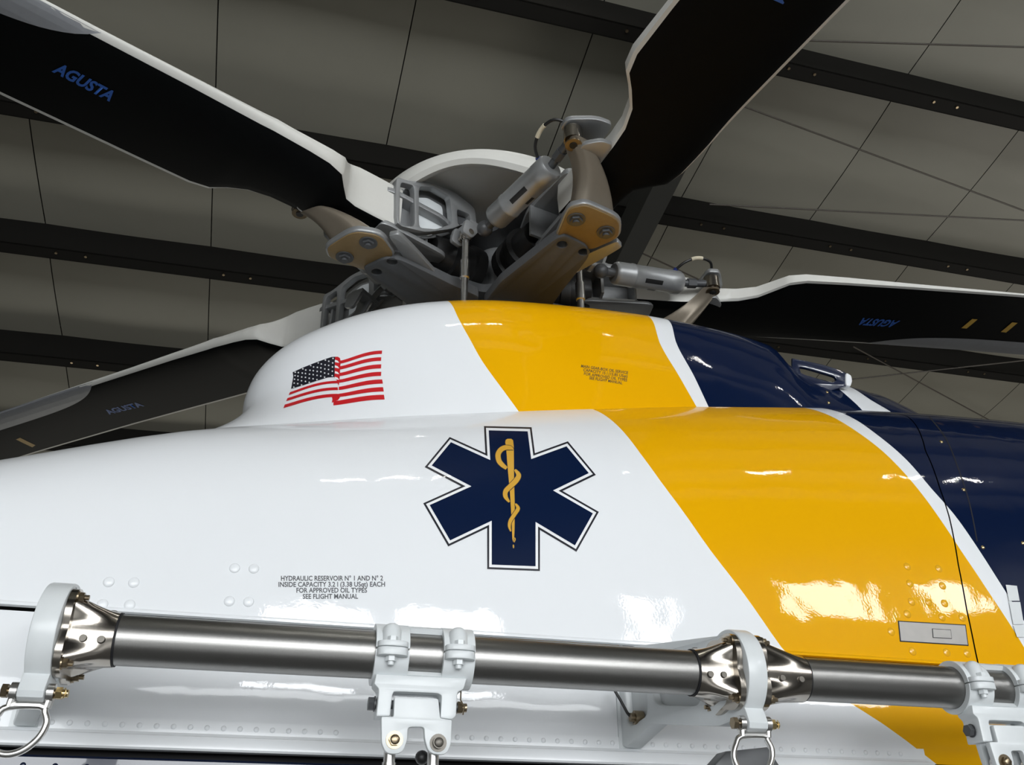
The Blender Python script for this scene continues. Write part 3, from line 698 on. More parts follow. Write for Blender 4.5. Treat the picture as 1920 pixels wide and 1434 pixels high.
# polished sockets
def socket(xf, xt, name_label):
    s = 1 if xt > xf else -1
    def ringp(x, base, lob, p=3.0):
        out = []
        for k in range(64):
            a = 2*math.pi*k/64; l = max(0, math.cos(2*(a-math.pi/4)))**p if abs(math.cos(2*(a-math.pi/4))) else 0
            l = abs(math.sin(2*a))**p
            r = base+lob*l; out.append((x, AY+r*math.cos(a), AZ+r*math.sin(a)))
        return out
    g = G(); n = 9
    g.loft([ringp(xf+(xt-xf)*t, 0.054-0.0055*t, 0.034*(1-t)**1.15, 4.5) for t in [i/n for i in range(n+1)]])
    so_ = obj('rail_socket', g, M['polish'], label=name_label, smooth=28)
    f = G(); f.loft([ringp(xf-s*0.001, 0.071, 0.020, 1.5), ringp(xf+s*0.011, 0.071, 0.020, 1.5)]); obj('flange', f, M['polish'], so_)
    for a in (45, 135, 225, 315):
        y, z = AY+0.081*math.cos(rad(a)), AZ+0.081*math.sin(rad(a))
        b = G(); b.cyl((xf+s*0.011, y, z), (xf+s*0.0135, y, z), 0.011, n=16); b.hexa((xf+s*0.0135, y, z), (xf+s*0.022, y, z), 0.0088); b.cyl((xf+s*0.022, y, z), (xf+s*0.030, y, z), 0.0045, n=10)
        obj('flange_bolt', b, M['bolt'], so_)
    for t in (0.42, 0.78):
        x = xf+(xt-xf)*t; r = 0.054-0.0055*t
        b = G(); b.cyl((x, AY-r+0.002, AZ-0.012), (x, AY-r-0.0035, AZ-0.012), 0.0072, 0.006, n=16); obj('rivet', b, M['rivetm'], so_)
        b = G(); b.cyl((x, AY+0.01, AZ+r-0.004), (x, AY+0.01, AZ+r+0.004), 0.0072, 0.006, n=16); obj('rivet', b, M['rivetm'], so_)
    rgk = G(); rgk.cyl((xt-s*0.001, AY, AZ), (xt+s*0.0035, AY, AZ), 0.0475, n=40); obj('sealant_ring', rgk, M['gap'], so_)
socket(XLP+TP/2+0.002, XT0-0.001, 'polished socket at the left end of the rail')
socket(XRP-TP/2-0.002, XT1+0.001, 'polished socket left of the right ring bracket')
socket(XRP+TP/2+0.002, XT2-0.001, 'polished socket right of the right ring bracket')
moved(BR, (XRP-XLP, 0, 0), label='white ring bracket with open arm right of the middle')
# shackles
LY, LZ_ = AY-0.046, lugz+0.013
def shackle():
    g = G(); k = 0.00024*1.03
    cl = [(105, 1062), (52, 1120), (20, 1200), (38, 1285), (108, 1342), (190, 1355), (272, 1322), (342, 1245), (366, 1155), (338, 1085), (312, 1048)]
    off = [((x-235)*k, 0, (960-y)*k) for x, y in cl]
    P = [np.array((0, LY, LZ_))+np.array(o) for o in off]
    Q = []
    for i in range(len(P)):
        p0, p1, p2, p3 = P[i-1], P[i], P[(i+1) % len(P)], P[(i+2) % len(P)]
        for q in range(4):
            t = q/4; Q.append(0.5*(2*p1+(p2-p0)*t+(2*p0-5*p1+4*p2-p3)*t*t+(3*p1-p0-3*p2+p3)*t**3))
    g.tube(Q, 0.0058, n=12, closed=True)
    A = lambda x, y: np.array(((x-235)*k, LY, LZ_+(960-y)*k))
    g.tube([A(112, 1052), A(150, 1046), A(230, 1044), A(300, 1044), A(338, 1056)], 0.0068, 10)
    for x in (120, 350):
        g.tube([A(x-6, 1060), A(x, 1000), A(x, 960)], [0.007, 0.0075, 0.0075], 10)
        xx = A(x, 960)[0]; g.cyl((xx-0.0055, LY, LZ_), (xx+0.0055, LY, LZ_), 0.015, n=22)
    return g
SH = obj('shackle', shackle(), M['steel'], M4=Matrix.Translation((XLP, 0, 0)), label='steel shackle ring under the left bracket')
b = G(); b.hexa((-0.048, LY, LZ_), (-0.0385, LY, LZ_), 0.0118); b.cyl((-0.04, LY, LZ_), (0.04, LY, LZ_), 0.006, n=12); obj('pin', b, M['bolt'], SH)
b = G(); b.hexa((0.036, LY, LZ_), (0.046, LY, LZ_), 0.0105); b.cyl((0.046, LY, LZ_), (0.055, LY, LZ_), 0.0065, n=12); b.tube([(0.05, LY-0.006, LZ_+0.008), (0.052, LY-0.008, LZ_), (0.05, LY-0.006, LZ_-0.009)], 0.0012, 6); obj('nut', b, M['brass'], SH)
moved(SH, (XRP-XLP, 0, 0), label='steel shackle ring under the right ring bracket')
g = plateY([[(1325, 1450), (1362, 1408), (1440, 1400), (1472, 1450)]], 1.80, 0.05, 0.004); obj('catch_block', g, M['dalu'], label='dark grey catch block behind the right shackle')
# small cable from the cowling to the right bracket foot
g = G(); g.tube([onY(1150, 1290, 2.07), onY(1163, 1312, 2.065), onY(1176, 1336, 2.06), onY(1194, 1358, 2.055)], 0.0035, 8); obj('bonding_cable', g, M['rubber'], label='short black bonding cable at the right bracket foot')

# clamps on the tube
XC = axx(790)
def ringsec(g, x0, x1, r0, r1, a0, a1, n=24):
    secs = []
    for i in range(n+1):
        a = rad(a0+(a1-a0)*i/n); c, s = math.cos(a), math.sin(a)
        secs.append([(x0, AY-r1*c, AZ+r1*s), (x1, AY-r1*c, AZ+r1*s), (x1, AY-r0*c, AZ+r0*s), (x0, AY-r0*c, AZ+r0*s)])
    g.loft(secs)                                   # angle 0 = towards the photographer, 90 = up
def mkclamp(label):
    o = bpy.data.objects.new('rail_clamp', None); C.objects.link(o); o.parent = ROOT; o.matrix_parent_inverse = PINV; o.matrix_basis = Matrix.Translation((XC, 0, 0)); o['label'] = label
    g = G(); R0, R1 = RT+0.0004, 0.0575
    for x0, x1 in ((-0.095, -0.031), (0.035, 0.096)): ringsec(g, x0, x1, R0, R1, 2, 180)
    ringsec(g, -0.034, 0.038, R0, R1-0.001, 58, 180)
    for sx in (-0.064, 0.065):                     # upper ears and bolt bosses
        g.add(*(lambda q: (q.v, q.f))(plate_geo([rnd([(sx-0.029, AY-0.040), (sx-0.029, AY-0.078), (sx+0.029, AY-0.078), (sx+0.029, AY-0.040)], [0, .45, .45, 0])], (0, 0, AZ+0.0065), (1, 0, 0), (0, 1, 0), 0.0105, 0.0012)))
        g.cyl((sx-0.002, AY-0.050, AZ+0.01), (sx-0.002, AY-0.044, AZ+0.050), 0.0185, n=20, prof=[(0, .0185), (.6, .0180), (.8, .016), (.92, .011), (1, .003)])
    cap_ = obj('clamp_cap', g, M['bracket'], o)
    g = G()
    for x0, x1 in ((-0.095, -0.031), (0.035, 0.096)): ringsec(g, x0, x1, R0, R1, 180, 358)
    ringsec(g, -0.034, 0.038, R0, R1-0.001, 180, 312)
    for sx in (-0.064, 0.065):
        g.add(*(lambda q: (q.v, q.f))(plate_geo([rnd([(sx-0.029, AY-0.040), (sx-0.029, AY-0.078), (sx+0.029, AY-0.078), (sx+0.029, AY-0.040)], [0, .45, .45, 0])], (0, 0, AZ-0.0075), (1, 0, 0), (0, 1, 0), 0.0145, 0.0012)))
    cz = lambda pts: [(640+x/4.877, 1140+y/4.877) for x, y in pts]
    YP = AY-0.045
    lp = cz(rnd([(318, 600), (1150, 640), (1120, 740), (1062, 770), (1052, 985), (1010, 1018), (905, 1004), (918, 800), (880, 778), (485, 762), (468, 790), (446, 988), (318, 990), (345, 740), (300, 690)], [0, 0, .2, .2, .2, .2, .1, .2, .2, .2, .2, .1, .1, .2, .2]))
    q = plateY([lp], YP, 0.050, 0.003); g.add([(v[0]-XC, v[1], v[2]) for v in q.v], q.f)
    obj('clamp_body', g, M['bracket'], o)
    for sx in (-0.064, 0.065):
        b = G(); b.hexa((sx-0.002, AY-0.060, AZ-0.014), (sx-0.002, AY-0.060, AZ-0.024), 0.0105); b.cyl((sx-0.002, AY-0.060, AZ-0.024), (sx-0.002, AY-0.060, AZ-0.031), 0.006, n=12)
        obj('clamp_nut', b, M['bracket'], o); b = G(); b.cyl((sx-0.002, AY-0.066, AZ+0.011), (sx-0.002, AY-0.066, AZ+0.020), 0.010, n=6); obj('clamp_bolt', b, M['bracket'], o)
    py = (lambda p: np.array((p[0]-XC, p[1], p[2])))
    pz = float(onY(760, 1322, AY-0.02)[2]); yp = AY-0.020
    xa = float(onY(703, 1320, yp)[0])-XC; xb = float(onY(857, 1328, yp)[0])-XC
    b = G(); b.cyl((xa-0.002, yp, pz), (xa, yp, pz), 0.014, n=18); b.hexa((xa-0.013, yp, pz), (xa-0.002, yp, pz), 0.0125); b.cyl((xa, yp, pz), (xb, yp, pz), 0.008, n=14); obj('hinge_pin', b, M['dalu'], o)
    b = G(); b.hexa((xb, yp, pz), (xb+0.009, yp, pz), 0.0118); b.cyl((xb+0.009, yp, pz), (xb+0.018, yp, pz), 0.008, n=14); b.tube([(xb+0.004, yp-0.012, pz+0.028), (xb+0.004, yp-0.012, pz+0.012), (xb+0.012, yp-0.009, pz), (xb+0.010, yp-0.008, pz-0.014)], 0.0015, 6); obj('castle_nut', b, M['bolt'], o)
    # yoke hanging on the pin, with two rods
    YY = AY-0.052
    yl = rnd([(487, 808), (888, 824), (905, 1004), (1012, 1022), (1004, 1240), (960, 1345), (800, 1330), (762, 1190), (758, 1085), (610, 1085), (604, 1200), (560, 1330), (410, 1335), (368, 1230), (366, 990), (478, 990)], [.1, .1, .1, .1, .2, .45, .45, .2, .25, .25, .2, .45, .45, .2, .1, .1])
    q = plateY([cz(yl)], YY, 0.014, 0.002); g = G(); g.add([(v[0]-XC, v[1], v[2]) for v in q.v], q.f)
    q = plateY([cz(yl)], YY+0.034, 0.014, 0.002); sc_ = 1.0; g.add([((v[0]-XC), v[1], v[2]) for v in q.v], q.f)
    zt = float(onY(780, 1310, YY)[2]); zb = float(onY(780, 1345, YY)[2]); g.box(((float(onY(780, 1330, YY)[0])-XC), YY+0.024, (zt+zb)/2), (0.080, 0.044, zt-zb-0.004))
    obj('yoke', g, M['bracket'], o)
    for i, (bx_, by_) in enumerate(((485, 1205), (885, 1232))):
        p = py(onY(640+bx_/4.877, 1140+by_/4.877, YY)); b = G()
        b.cyl(p, p+[0, -0.002, 0], 0.0155, n=20); (b.hexa if i == 0 else (lambda a, c, r: b.cyl(a, c, r, n=16)))(p+[0, -0.002, 0], p+[0, -0.009, 0], 0.0105); b.ball(p+[0, -0.009, 0], 0.0088, 14, 4, (1, 1, 0.35), mt=[[1, 0, 0], [0, 0, -1], [0, 1, 0]], half=True)
        b.cyl(p, p+[0, 0.052, 0], 0.007, n=12)
        obj('yoke_bolt', b, [M['bolt'], M['rivetm']][i], o)
        r0 = np.array((p[0]-0.004, YY+0.024, p[2])); r = G(); r.ball(r0, 0.0125); r.cyl(r0, r0+[0.0, 0, -0.30], 0.0108, n=18); r.cyl(r0+[0, 0, -0.035], r0+[0, 0, -0.05], 0.0125, n=18); obj('rod', r, M['steel'], o)
    b = G(); b.ball(np.array((0.012, YY+0.06, float(onY(790, 1412, YY)[2]))), 0.013); obj('rubber_stop', b, M['rubber'], o)
    return o
CL = mkclamp('white clamp on the rail tube with hanging yoke')
moved(CL, (axx(1850)-XC, 0, 0), label='white clamp at the right edge of the rail')
#@@ROTOR
# ================================================================== main rotor
HUB = Vector((HX, HY, 0))
def frame(az): return Matrix.Translation(HUB) @ Matrix.Rotation(rad(az), 4, 'Z')
AZB = [-152, -80, -8, 64, 136]; LAG = [-2.0, 4.5, 0.5, 0.0, 1.0]
FLAP = [0, 0, 0, 0, 2.0]
def fr_(i, lag=True): return frame(AZB[i]+(LAG[i] if lag else 0)) @ (Matrix.Translation((0.3, 0, 2.3)) @ Matrix.Rotation(rad(-FLAP[i]), 4, 'Y') @ Matrix.Translation((-0.3, 0, -2.3)) if lag else Matrix())
def loc_on(i, px, py, plane, val, lag=True):
    """pixel -> local r,c,z of blade i on a local plane (plane: 1 = c const, 2 = z const)"""
    m = fr_(i, lag); n = np.array(m.to_3x3().col[plane]); o = np.array(m @ Vector([val if k == plane else 0 for k in range(3)]))
    p = onP(px, py, o, n); return np.array(m.inverted() @ Vector(p))
# --- blade
#      r     TE      LE     top    bottom box  teT
ST = [(0.60, -0.070, 0.112, 2.385, 2.215, 1.0, .1), (0.72, -0.070, 0.112, 2.385, 2.215, 1.0, .1), (0.80, -0.072, 0.113, 2.382, 2.216, 1.0, .1), (0.845, -0.075, 0.125, 2.378, 2.217, .9, .1), (0.885, -0.078, 0.175, 2.352, 2.220, .70, .09),
      (0.92, -0.08, 0.222, 2.336, 2.224, .45, .075), (0.98, -0.082, 0.238, 2.328, 2.230, .28, .065), (1.06, -0.090, 0.240, 2.326, 2.236, .2, .06), (1.14, -0.118, 0.240, 2.326, 2.240, .15, .05), (1.20, -0.165, 0.239, 2.331, 2.245, .12, .045), (1.25, -0.212, 0.238, 2.328, 2.247, .06, .04), (1.32, -0.232, 0.237, 2.325, 2.250, .03, .034),
      (1.5, -0.236, 0.235, 2.318, 2.255, 0, .028), (1.8, -0.238, 0.230, 2.310, 2.258, 0, .018), (2.3, -0.24, 0.225, 2.302, 2.258, 0, .008), (3.2, -0.24, 0.22, 2.285, 2.245, 0, .004), (4.5, -0.24, 0.215, 2.235, 2.20, 0, .004), (6.2, -0.24, 0.215, 2.12, 2.085, 0, .004), (6.85, -0.14, 0.17, 2.07, 2.045, 0, .004)]
SL = [1, .985, .95, .9, .82, .68, .5, .3, .12, .03, .0]
def st_at(r):
    rs = [q[0] for q in ST]; return [float(np.interp(r, rs, [q[k] for q in ST])) for k in range(1, 7)]
def half(r, s):
    te, le, zt, zb, w_, teT = st_at(r); T = zt-zb; x = 1-s
    air = 5*T*(0.2969*math.sqrt(x)-0.126*x-0.3516*x*x+0.2843*x**3-0.1015*x**4)+teT/2*x
    u = min(1, abs(2*s-1)); bx_ = T/2*max(0, 1-u**6)**(1/6)
    return air*(1-w_)+bx_*w_
def zlow(r, c):
    te, le, zt, zb, w_, teT = st_at(r); s = (c-te)/(le-te)
    # bottom is piecewise linear between the section points
    ss = SL[::-1]; return (zt+zb)/2-float(np.interp(s, ss, [half(r, q) for q in ss]))
RS = []
for a, b in zip(ST[:-1], ST[1:]):
    n = 3 if a[0] < 1.4 else 2
    RS += [a[0]+(b[0]-a[0])*k/n for k in range(n)]
RS.append(ST[-1][0])
g = G(); rings = []
for r in RS:
    te, le, zt, zb, w_, teT = st_at(r); zc = (zt+zb)/2; ring = []
    for s in SL: ring.append((r, te+(le-te)*s, zc-half(r, s)))
    for s in SL[::-1]: ring.append((r, te+(le-te)*s, zc+half(r, s)+1e-5+w_**3*0.055*s))
    rings.append(ring)
n = len(rings[0]); nb = len(SL)
for ring in rings: g.v += ring
for i in range(len(rings)-1):
    for j in range(n):
        k = (j+1) % n; g.f.append((i*n+j, (i+1)*n+j, (i+1)*n+k, i*n+k))
        g.m.append(1 if (2 <= j < nb-2 and RS[i] >= 0.60) else 0)
g.f += [tuple(range(n)), tuple((len(rings)-1)*n+j for j in range(n))[::-1]]; g.m += [0, 0]
BLM = mesh('main_rotor_blade', g, [M['bwhite'], M['black']], 40)
names = ['upper-left', 'upper-right', 'right', 'hidden rear', 'lower-left']
labs = ['black rotor blade at the upper left with blue lettering', 'black rotor blade overhead at the upper right', 'black rotor blade reaching right above the navy tail', 'rotor blade pointing away behind the fairing', 'black rotor blade low at the left with yellow mark']
OUT = [0, 0, 0, 0, 0.3]
BL = [link('main_rotor_blade', BLM, ROOT, fr_(i) @ Matrix.Translation((OUT[i], 0, 0)), labs[i]) for i in range(5)]
def layblade(name, polys, m, off, me=None, maxlen=0.05):
    """2-D mesh in (r,c) laid on the lower face"""
    if me is None: me = fillmesh(polys)
    bm = bmesh.new(); bm.from_mesh(me); bmesh.ops.triangulate(bm, faces=bm.faces)
    for _ in range(6):
        es = [e for e in bm.edges if e.calc_length() > maxlen]
        if not es: break
        bmesh.ops.subdivide_edges(bm, edges=es, cuts=1); bmesh.ops.triangulate(bm, faces=[f for f in bm.faces if len(f.verts) > 3])
    for v in bm.verts: v.co.z = zlow(v.co.x, v.co.y)-off
    bm.to_mesh(me); bm.free(); me.materials.clear(); me.materials.append(m); me.shade_smooth(); me.name = name; return me
def strip_mesh(r0):
    cb = lambda r: 0.226-0.135*(1-math.exp(-max(0, r-r0)/0.16))
    er = [(r0+0.03*k, 0.2245) for k in range(0, 80)]; es = [(r0+0.03*k, cb(r0+0.03*k)) for k in range(0, 80)]
    return layblade('erosion_strip', [er+es[::-1]], M['strip'], 0.0012)
ERM = strip_mesh(1.79); R4 = float(loc_on(4, 170, 720, 2, 2.26)[0])-OUT[4]; ERM4 = strip_mesh(R4)
def logo_mesh(i, a, b, Lh):
    me = text_me('AGUSTA', 0.035, 0.25)
    xs = [v.co.x for v in me.vertices]; x0, x1 = min(xs), max(xs)
    o_ = np.array((OUT[i], 0)); pa = loc_on(i, *a, 2, 2.256)[:2]-o_; pb = loc_on(i, *b, 2, 2.256)[:2]-o_
    dvec = pb-pa; up = np.array((dvec[1], -dvec[0]))/np.linalg.norm(dvec)
    if up[1] < 0: up = -up
    for v in me.vertices:
        q = pa+dvec*(v.co.x-x0)/(x1-x0)+up*Lh*v.co.y/0.7; v.co = (q[0], q[1], 0)
    return layblade('maker_lettering', None, M['blue'], 0.0015, me, 0.06)
LGM = logo_mesh(0, (97, 133), (206, 189), 0.052); LGM4 = logo_mesh(4, (204, 778), (270, 762), 0.052)
for i in range(5):
    link('erosion_strip', ERM4 if i == 4 else ERM, BL[i]); link('maker_lettering', LGM4 if i == 4 else LGM, BL[i])
for i, q in [(2, [(1803, 617), (1824, 601), (1834, 602), (1813, 618)]), (2, [(1877, 624), (1899, 607), (1909, 608), (1887, 625)]), (4, [(30, 823), (38, 820), (66, 836), (60, 840)])]:
    pl = [loc_on(i, *p, 2, 2.25)[:2]-[OUT[i], 0] for p in q]; link('yellow_mark', layblade('yellow_mark', [pl], M['mark'], 0.0016), BL[i])

# --- grip: fork of light alloy with an open box frame on the leading side
def loop1(i, pts, c): return [(lambda q: (q[0], q[2]))(loc_on(i, *p, 1, c)) for p in pts]
fo = loop1(0, rnd([(740, 333), (762, 341), (802, 343), (850, 362), (888, 392), (892, 432), (878, 440), (868, 421), (846, 431), (795, 438), (740, 424)], .2, 2), 0.118)
w1 = loop1(0, rnd([(748, 344), (774, 350), (775, 427), (746, 424)], .18, 3), 0.118)
w2 = loop1(0, rnd([(783, 352), (810, 353), (841, 371), (846, 421), (815, 432), (783, 429)], .16, 3), 0.118)
w3 = loop1(0, rnd([(854, 394), (878, 404), (880, 420), (856, 424)], .2, 3), 0.118)
gg = plate_geo([fo, w1, w2, w3], (0, 0.112, 0), (1, 0, 0), (0, 0, 1), 0.034, 0.003)
GP = []
gup = plate_geo([rnd([(0.26, 0.06), (0.40, 0.12), (0.68, 0.12), (0.68, -0.075), (0.40, -0.09), (0.26, -0.05)], .15)], (0, 0, 2.385), (1, 0, 0), (0, 1, 0), 0.022, 0.003)
glo = plate_geo([rnd([(0.36, 0.10), (0.68, 0.112), (0.68, -0.06), (0.36, -0.05)], .15)], (0, 0, 2.222), (1, 0, 0), (0, 1, 0), 0.022, 0.003)
gg.add(gup.v, gup.f); gg.add(glo.v, glo.f); gg.box((0.60, 0.02, 2.30), (0.012, 0.16, 0.15)); gg.box((0.44, -0.02, 2.30), (0.012, 0.16, 0.15))
GM = mesh('blade_grip', gg, M['alu'])
wb = plate_geo([fo], (0, 0.060, 0), (1, 0, 0), (0, 0, 1), 0.010, 0.001); gg.add(wb.v, wb.f); GM = mesh('blade_grip', gg, M['alu'])
PN = mesh('bearing_panel', plate_geo([[tuple(np.array(p)*0.9+np.mean(w2, axis=0)*0.1-np.array((0.006, 0.008))) for p in w2]], (0, 0.070, 0), (1, 0, 0), (0, 0, 1), 0.012, 0.001), M['bracket'])
PB = G()
for r_, c_ in ((0.63, 0.07), (0.63, -0.03), (0.70, 0.02)):
    PB.cyl((r_, c_, 2.39), (r_, c_, 2.425), 0.034, 0.028, n=18)
PBM = mesh('grip_bolt', PB, M['alu'])
IN = mesh('bearing_block', G().box((0.50, 0.03, 2.29), (0.08, 0.10, 0.13)), M['bracket'])
RE = G(); RE.ball((0.305, 0.150, 2.265), 0.024); RE.cyl((0.305, 0.105, 2.265), (0.305, 0.175, 2.265), 0.012, n=14)
# --- lead-lag damper
d0, d1 = np.array((0.46, -0.225, 2.235)), np.array((0.775, -0.135, 2.275)); dd = (d1-d0)/np.linalg.norm(d1-d0)
dg = G(); dg.cyl(d0, d1, 0.05, n=28, prof=[(0, .040), (0.02, .047), (.05, .0505), (.24, .0505), (.25, .0525), (.28, .0525), (.29, .0505), (.80, .0505), (.81, .052), (.97, .052), (1, .046)])
DGM = mesh('lag_damper', dg, M['alu'])
d2 = np.array((0.925, -0.125, 2.29))
rg = G(); rg.cyl(d1, d2, 0.016, n=16); rg.cyl(d1+(d2-d1)*.25, d1+(d2-d1)*.5, 0.022, n=6)
ROM = mesh('damper_rod', rg, M['dalu'])
eg = G(); eg.cyl(d2-[0, 0, 0.028], d2+[0, 0, 0.028], 0.034, n=20); eg.cyl(d2-[0, 0, 0.040], d2+[0, 0, 0.055], 0.017, n=14)
EYM = mesh('damper_eye', eg, M['polish'])
lg = plate_geo([rnd([(0.90, -0.165), (0.955, -0.165), (1.0, -0.07), (1.0, 0.0), (0.88, 0.0), (0.885, -0.07)], .3)], (0, 0, 2.335), (1, 0, 0), (0, 1, 0), 0.02, 0.003)
lg2 = plate_geo([rnd([(0.91, -0.10), (0.95, -0.10), (0.99, -0.05), (0.99, 0.0), (0.88, 0.0), (0.89, -0.06)], .3)], (0, 0, 2.245), (1, 0, 0), (0, 1, 0), 0.02, 0.003)
lg.add(lg2.v, lg2.f); LGGM = mesh('damper_lug', lg, M['alu'])
cp = G(); cp.cyl(d0-dd*0.055, d0, 0.02, n=14); cp.ball(d0-dd*0.06, 0.032); CPM = mesh('damper_end_fitting', cp, M['dalu'])
hp = [d1+[-.03, -.035, .035], d1+[0.01, -0.07, .06], d1+[0.07, -0.075, 0.085], d1+[0.13, -0.055, 0.085], d2+[0.0, -0.02, 0.055]]
def cr(P, k=6):
    Q = []
    for i in range(len(P)-1):
        p0, p1, p2, p3 = P[max(i-1, 0)], P[i], P[i+1], P[min(i+2, len(P)-1)]
        for j in range(k):
            t = j/k; Q.append(0.5*(2*p1+(p2-p0)*t+(2*p0-5*p1+4*p2-p3)*t*t+(3*p1-p0-3*p2+p3)*t**3))
    Q.append(P[-1]); return [np.array(q) for q in Q]
hc = cr([np.array(p) for p in hp]); HSM = mesh('damper_hose', G().tube(hc, 0.006, 10), M['rubber'])
SVM = mesh('hose_sleeve', G().tube(hc[9:15], 0.0085, 10), M['cream'])
SB1 = mesh('hose_collar', G().tube(hc[0:3], 0.010, 10), M['bsleeve'])
def ringstrip(t0, t1, r, a0, a1, n=8):
    a_ = np.cross(dd, [0, 0, 1.0]); a_ /= np.linalg.norm(a_); e_ = np.cross(dd, a_); L = np.linalg.norm(d1-d0); g = G()
    g.loft([[d0+dd*L*t+r*(a_*math.cos(rad(a0+(a1-a0)*k/n))+e_*math.sin(rad(a0+(a1-a0)*k/n))) for k in range(n+1)] for t in (t0, t1)], closed=False); return g
DLM = []
for (t0, t1, a0, a1) in ((0.42, 0.62, 196, 204), (0.40, 0.66, 40, 62), (0.66, 0.76, 208, 216), (0.5, 0.62, 100, 118)):
    DLM.append(mesh('damper_label', ringstrip(t0, t1, 0.0509, a0, a1), M['rubber']))
# --- lower pad with its two bolts and warm grey arm
zp = 2.075
pad = [(lambda q: np.array((q[0], q[1])))(loc_on(1, *p, 2, zp, False)) for p in rnd([(1040, 446), (1064, 388), (1098, 380), (1166, 410), (1164, 446), (1108, 470), (1056, 452)], [.2, .3, .25, .35, .35, .2, .1], 4)]
pc = sum(pad)/len(pad)
PADM = mesh('pad', plate_geo([[tuple(pc+(p-pc)*0.93) for p in pad]], (0, 0, zp-0.001), (1, 0, 0), (0, 1, 0), 0.006, 0.001), M['ochre'])
RIMM = mesh('lower_bracket', plate_geo([[tuple(p) for p in pad]], (0, 0, zp+0.013), (1, 0, 0), (0, 1, 0), 0.024, 0.005), M['alu'])
hs = G(); eye = np.array((0.915, -0.105))
for_rings = []
for k in range(9):
    t = k/8; c = pc*(1-t)**2+2*(pc*0.45+eye*0.55+np.array((0.02, 0.05)))*t*(1-t)+eye*t*t; sc_ = 0.80*(1-t)**1.5+0.36*(1-(1-t)**1.5)
    for_rings.append([(*(c+(p-pc)*sc_), zp+0.024+(2.262-zp-0.024)*t**0.8) for p in pad])
hs.loft(for_rings)
HSGM = mesh('grip_arm', hs, M['warm'])
bore = G(); bore.cyl((d2[0], d2[1], d2[2]-0.046), (d2[0], d2[1], d2[2]-0.040), 0.030, n=20); bore.cyl((d2[0], d2[1], d2[2]-0.049), (d2[0], d2[1], d2[2]-0.045), 0.014, n=16, mi=1)
BOREM = mesh('eye_bushing', bore, [M['bolt'], M['rubber']])
la = plate_geo([[tuple(loc_on(0, *p, 2, zp+0.02, False)[:2]) for p in rnd([(728, 436), (748, 432), (778, 462), (858, 552), (838, 566), (760, 482)], .2, 3)]], (0, 0, zp+0.015), (1, 0, 0), (0, 1, 0), 0.022, 0.004)
LAM = mesh('bracket_strut', la, M['alu'])
PBT = []
for p in ((1080, 411), (1136, 435)):
    q = loc_on(1, *p, 2, zp-0.005, False); b = G(); b.cyl(q, q+[0, 0, -0.004], 0.034, n=22); b.cyl(q+[0, 0, -0.004], q+[0, 0, -0.013], 0.024, n=6); b.cyl(q+[0, 0, -0.013], q+[0, 0, -0.022], 0.013, n=14); PBT.append(mesh('pad_bolt', b, M['dalu']))
# --- hub arm with two lightening holes
za = 2.062
ao = [tuple(loc_on(1, *p, 2, za, False)[:2]) for p in rnd([(1042, 446), (1060, 441), (1102, 462), (1104, 482), (1052, 548), (1030, 580), (965, 585), (905, 570), (938, 528)], [.2, .2, .3, .2, .1, .1, .1, .1, .1], 3)]
def hole(px, py, r): q = loc_on(1, px, py, 2, za, False)[:2]; return circ(q, r, 16)
ARM = mesh('hub_arm', plate_geo([ao, hole(1054, 458, 0.020), hole(1094, 472, 0.020)], (0, 0, za+0.02), (1, 0, 0), (0, 1, 0), 0.045, 0.004), M['arm'])
# --- pitch link
lt = loc_on(0, 864, 428, 1, 0.15); lt2 = np.array((0.365, 0.21, 2.225))
pl = G(); pl.cyl((0.36, 0.20, 1.80), (0.36, 0.20, 2.235), 0.016, n=16, prof=[(0, .014), (.55, .014), (.56, .019), (.75, .019), (.76, .014), (1, .014)])
PLM = mesh('pitch_link', pl, M['steel'])
pe = G(); pe.ball((0.36, 0.20, 2.255), 0.030, sc=(1, .7, 1)); pe.cyl((0.36, 0.165, 2.255), (0.36, 0.235, 2.255), 0.013, n=12); PEM = mesh('rod_end', pe, M['polish'])
hn = plate_geo([rnd([(0.30, 2.30), (0.38, 2.31), (0.395, 2.235), (0.345, 2.225)], .25)], (0, 0.165, 0), (1, 0, 0), (0, 0, 1), 0.018, 0.002); 
hn2 = plate_geo([rnd([(0.30, 2.30), (0.38, 2.31), (0.395, 2.235), (0.345, 2.225)], .25)], (0, 0.237, 0), (1, 0, 0), (0, 0, 1), 0.018, 0.002); hn.add(hn2.v, hn2.f); hn.box((0.33, 0.18, 2.305), (0.06, 0.13, 0.02))
HNM = mesh('pitch_horn', hn, M['alu'])
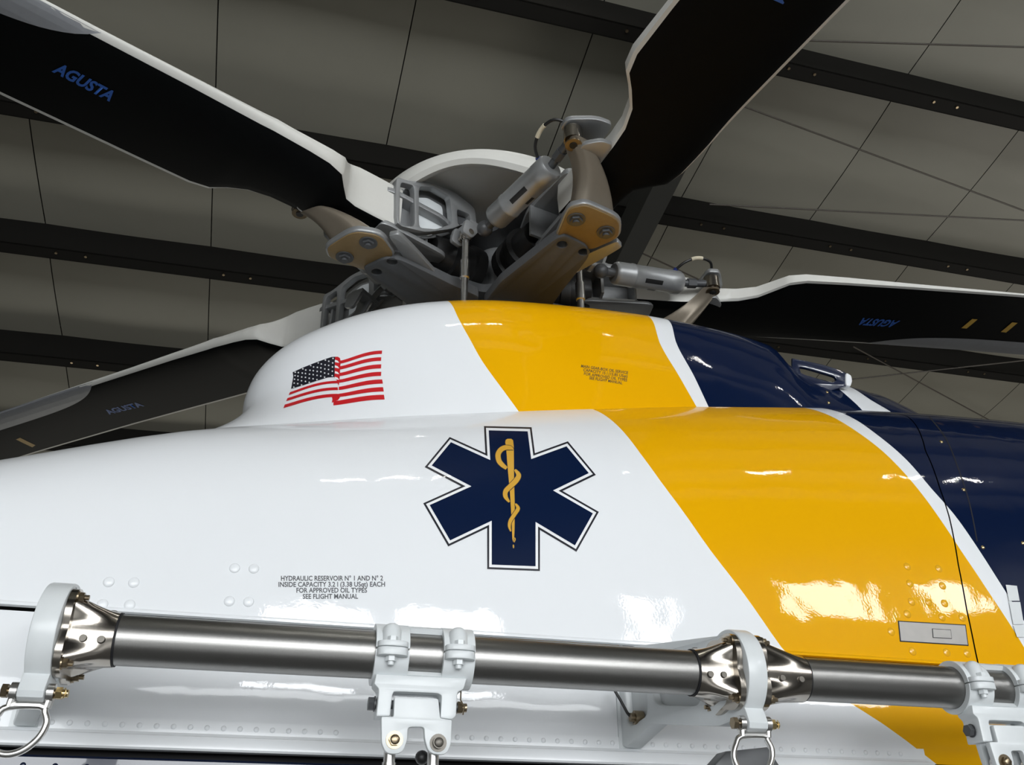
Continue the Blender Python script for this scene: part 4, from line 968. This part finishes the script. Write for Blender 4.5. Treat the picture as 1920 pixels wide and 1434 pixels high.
# elastomeric bearing
eb = G(); eb.cyl((0.16, 0.0, 2.28), (0.40, 0.0, 2.28), 0.10, n=24, prof=[(0, .11), (.2, .11), (.22, .095), (.4, .095), (.42, .105), (.6, .105), (.62, .085), (1, .07)])
EBM = mesh('elastomeric_bearing', eb, M['rubber'])
for i in range(5):
    b0, bl = fr_(i, False), fr_(i, True)
    gpo = link('blade_grip', GM, ROOT, bl @ Matrix.Translation((OUT[i]*0.9, 0, 0))); link('grip_bolt', PBM, gpo); link('bearing_panel', PN, gpo); link('pitch_horn', HNM, gpo)
    dm = link('lag_damper', DGM, ROOT, b0)
    for nm, me_ in (('damper_rod', ROM), ('damper_eye', EYM), ('damper_lug', LGGM), ('damper_end_fitting', CPM), ('damper_hose', HSM), ('hose_sleeve', SVM), ('hose_collar', SB1)): link(nm, me_, dm)
    for me_ in DLM: link('damper_label', me_, dm)
    lb = link('lower_bracket', RIMM, ROOT, b0); link('pad', PADM, lb, label='metal underside pad coloured with reflected yellow'); link('grip_arm', HSGM, lb); link('bracket_strut', LAM, lb); link('eye_bushing', BOREM, dm)
    for me_ in PBT: link('pad_bolt', me_, lb)
    link('hub_arm', ARM, ROOT, b0); p_ = link('pitch_link', PLM, ROOT, b0); link('rod_end', PEM, p_); link('elastomeric_bearing', EBM, ROOT, b0)
# --- mast, hub body and cap
g = G(); g.cyl((HX, HY, 1.7), (HX, HY, 2.55), 0.11, n=40, prof=[(0, .26), (.28, .25), (.36, .17), (.45, .12), (1, .11)]); obj('rotor_mast', g, M['alu'])
def star(r0, r1, z0, z1):
    g = G(); 
    def rg_(z): return [(HX+(r0+(r1-r0)*max(0, math.cos(2.5*(a-rad(64))))**2)*math.cos(a), HY+(r0+(r1-r0)*max(0, math.cos(2.5*(a-rad(64))))**2)*math.sin(a), z) for a in [2*math.pi*k/120 for k in range(120)]]
    def rg2(z): return [(HX+(r0+(r1-r0)*(0.5+0.5*math.cos(5*(a-rad(64))))**1.5)*math.cos(a), HY+(r0+(r1-r0)*(0.5+0.5*math.cos(5*(a-rad(64))))**1.5)*math.sin(a), z) for a in [2*math.pi*k/120 for k in range(120)]]
    return g.loft([rg2(z0), rg2(z1)])
obj('hub_plate', star(0.22, 0.42, 2.42, 2.46), M['dalu']); obj('hub_plate', star(0.20, 0.36, 2.12, 2.16), M['dalu'])
# cap: shallow inverted dish with a lobed white rim
RC = 0.545; rings = []; NA = 140; CX = HX-0.055
def caprow(r, z, wave):
    return [(CX+r*math.cos(a), HY+r*math.sin(a), z+wave*math.cos(5*(a-rad(28)))) for a in [2*math.pi*k/NA for k in range(NA)]]
rows = [(0.10, 2.555, 0), (0.38, 2.560, 0), (0.47, 2.545, .004), (RC-0.045, 2.498, .014), (RC-0.018, 2.486, .018), (RC, 2.502, .016), (RC+0.004, 2.530, .009), (RC-0.006, 2.565, .004), (RC-0.04, 2.592, 0), (RC-0.12, 2.615, 0), (0.22, 2.645, 0), (0.05, 2.655, 0)]
g = G(); g.loft([caprow(*q) for q in rows]); obj('hub_cap', g, M['bwhite'], label='white domed cap on top of the rotor head')
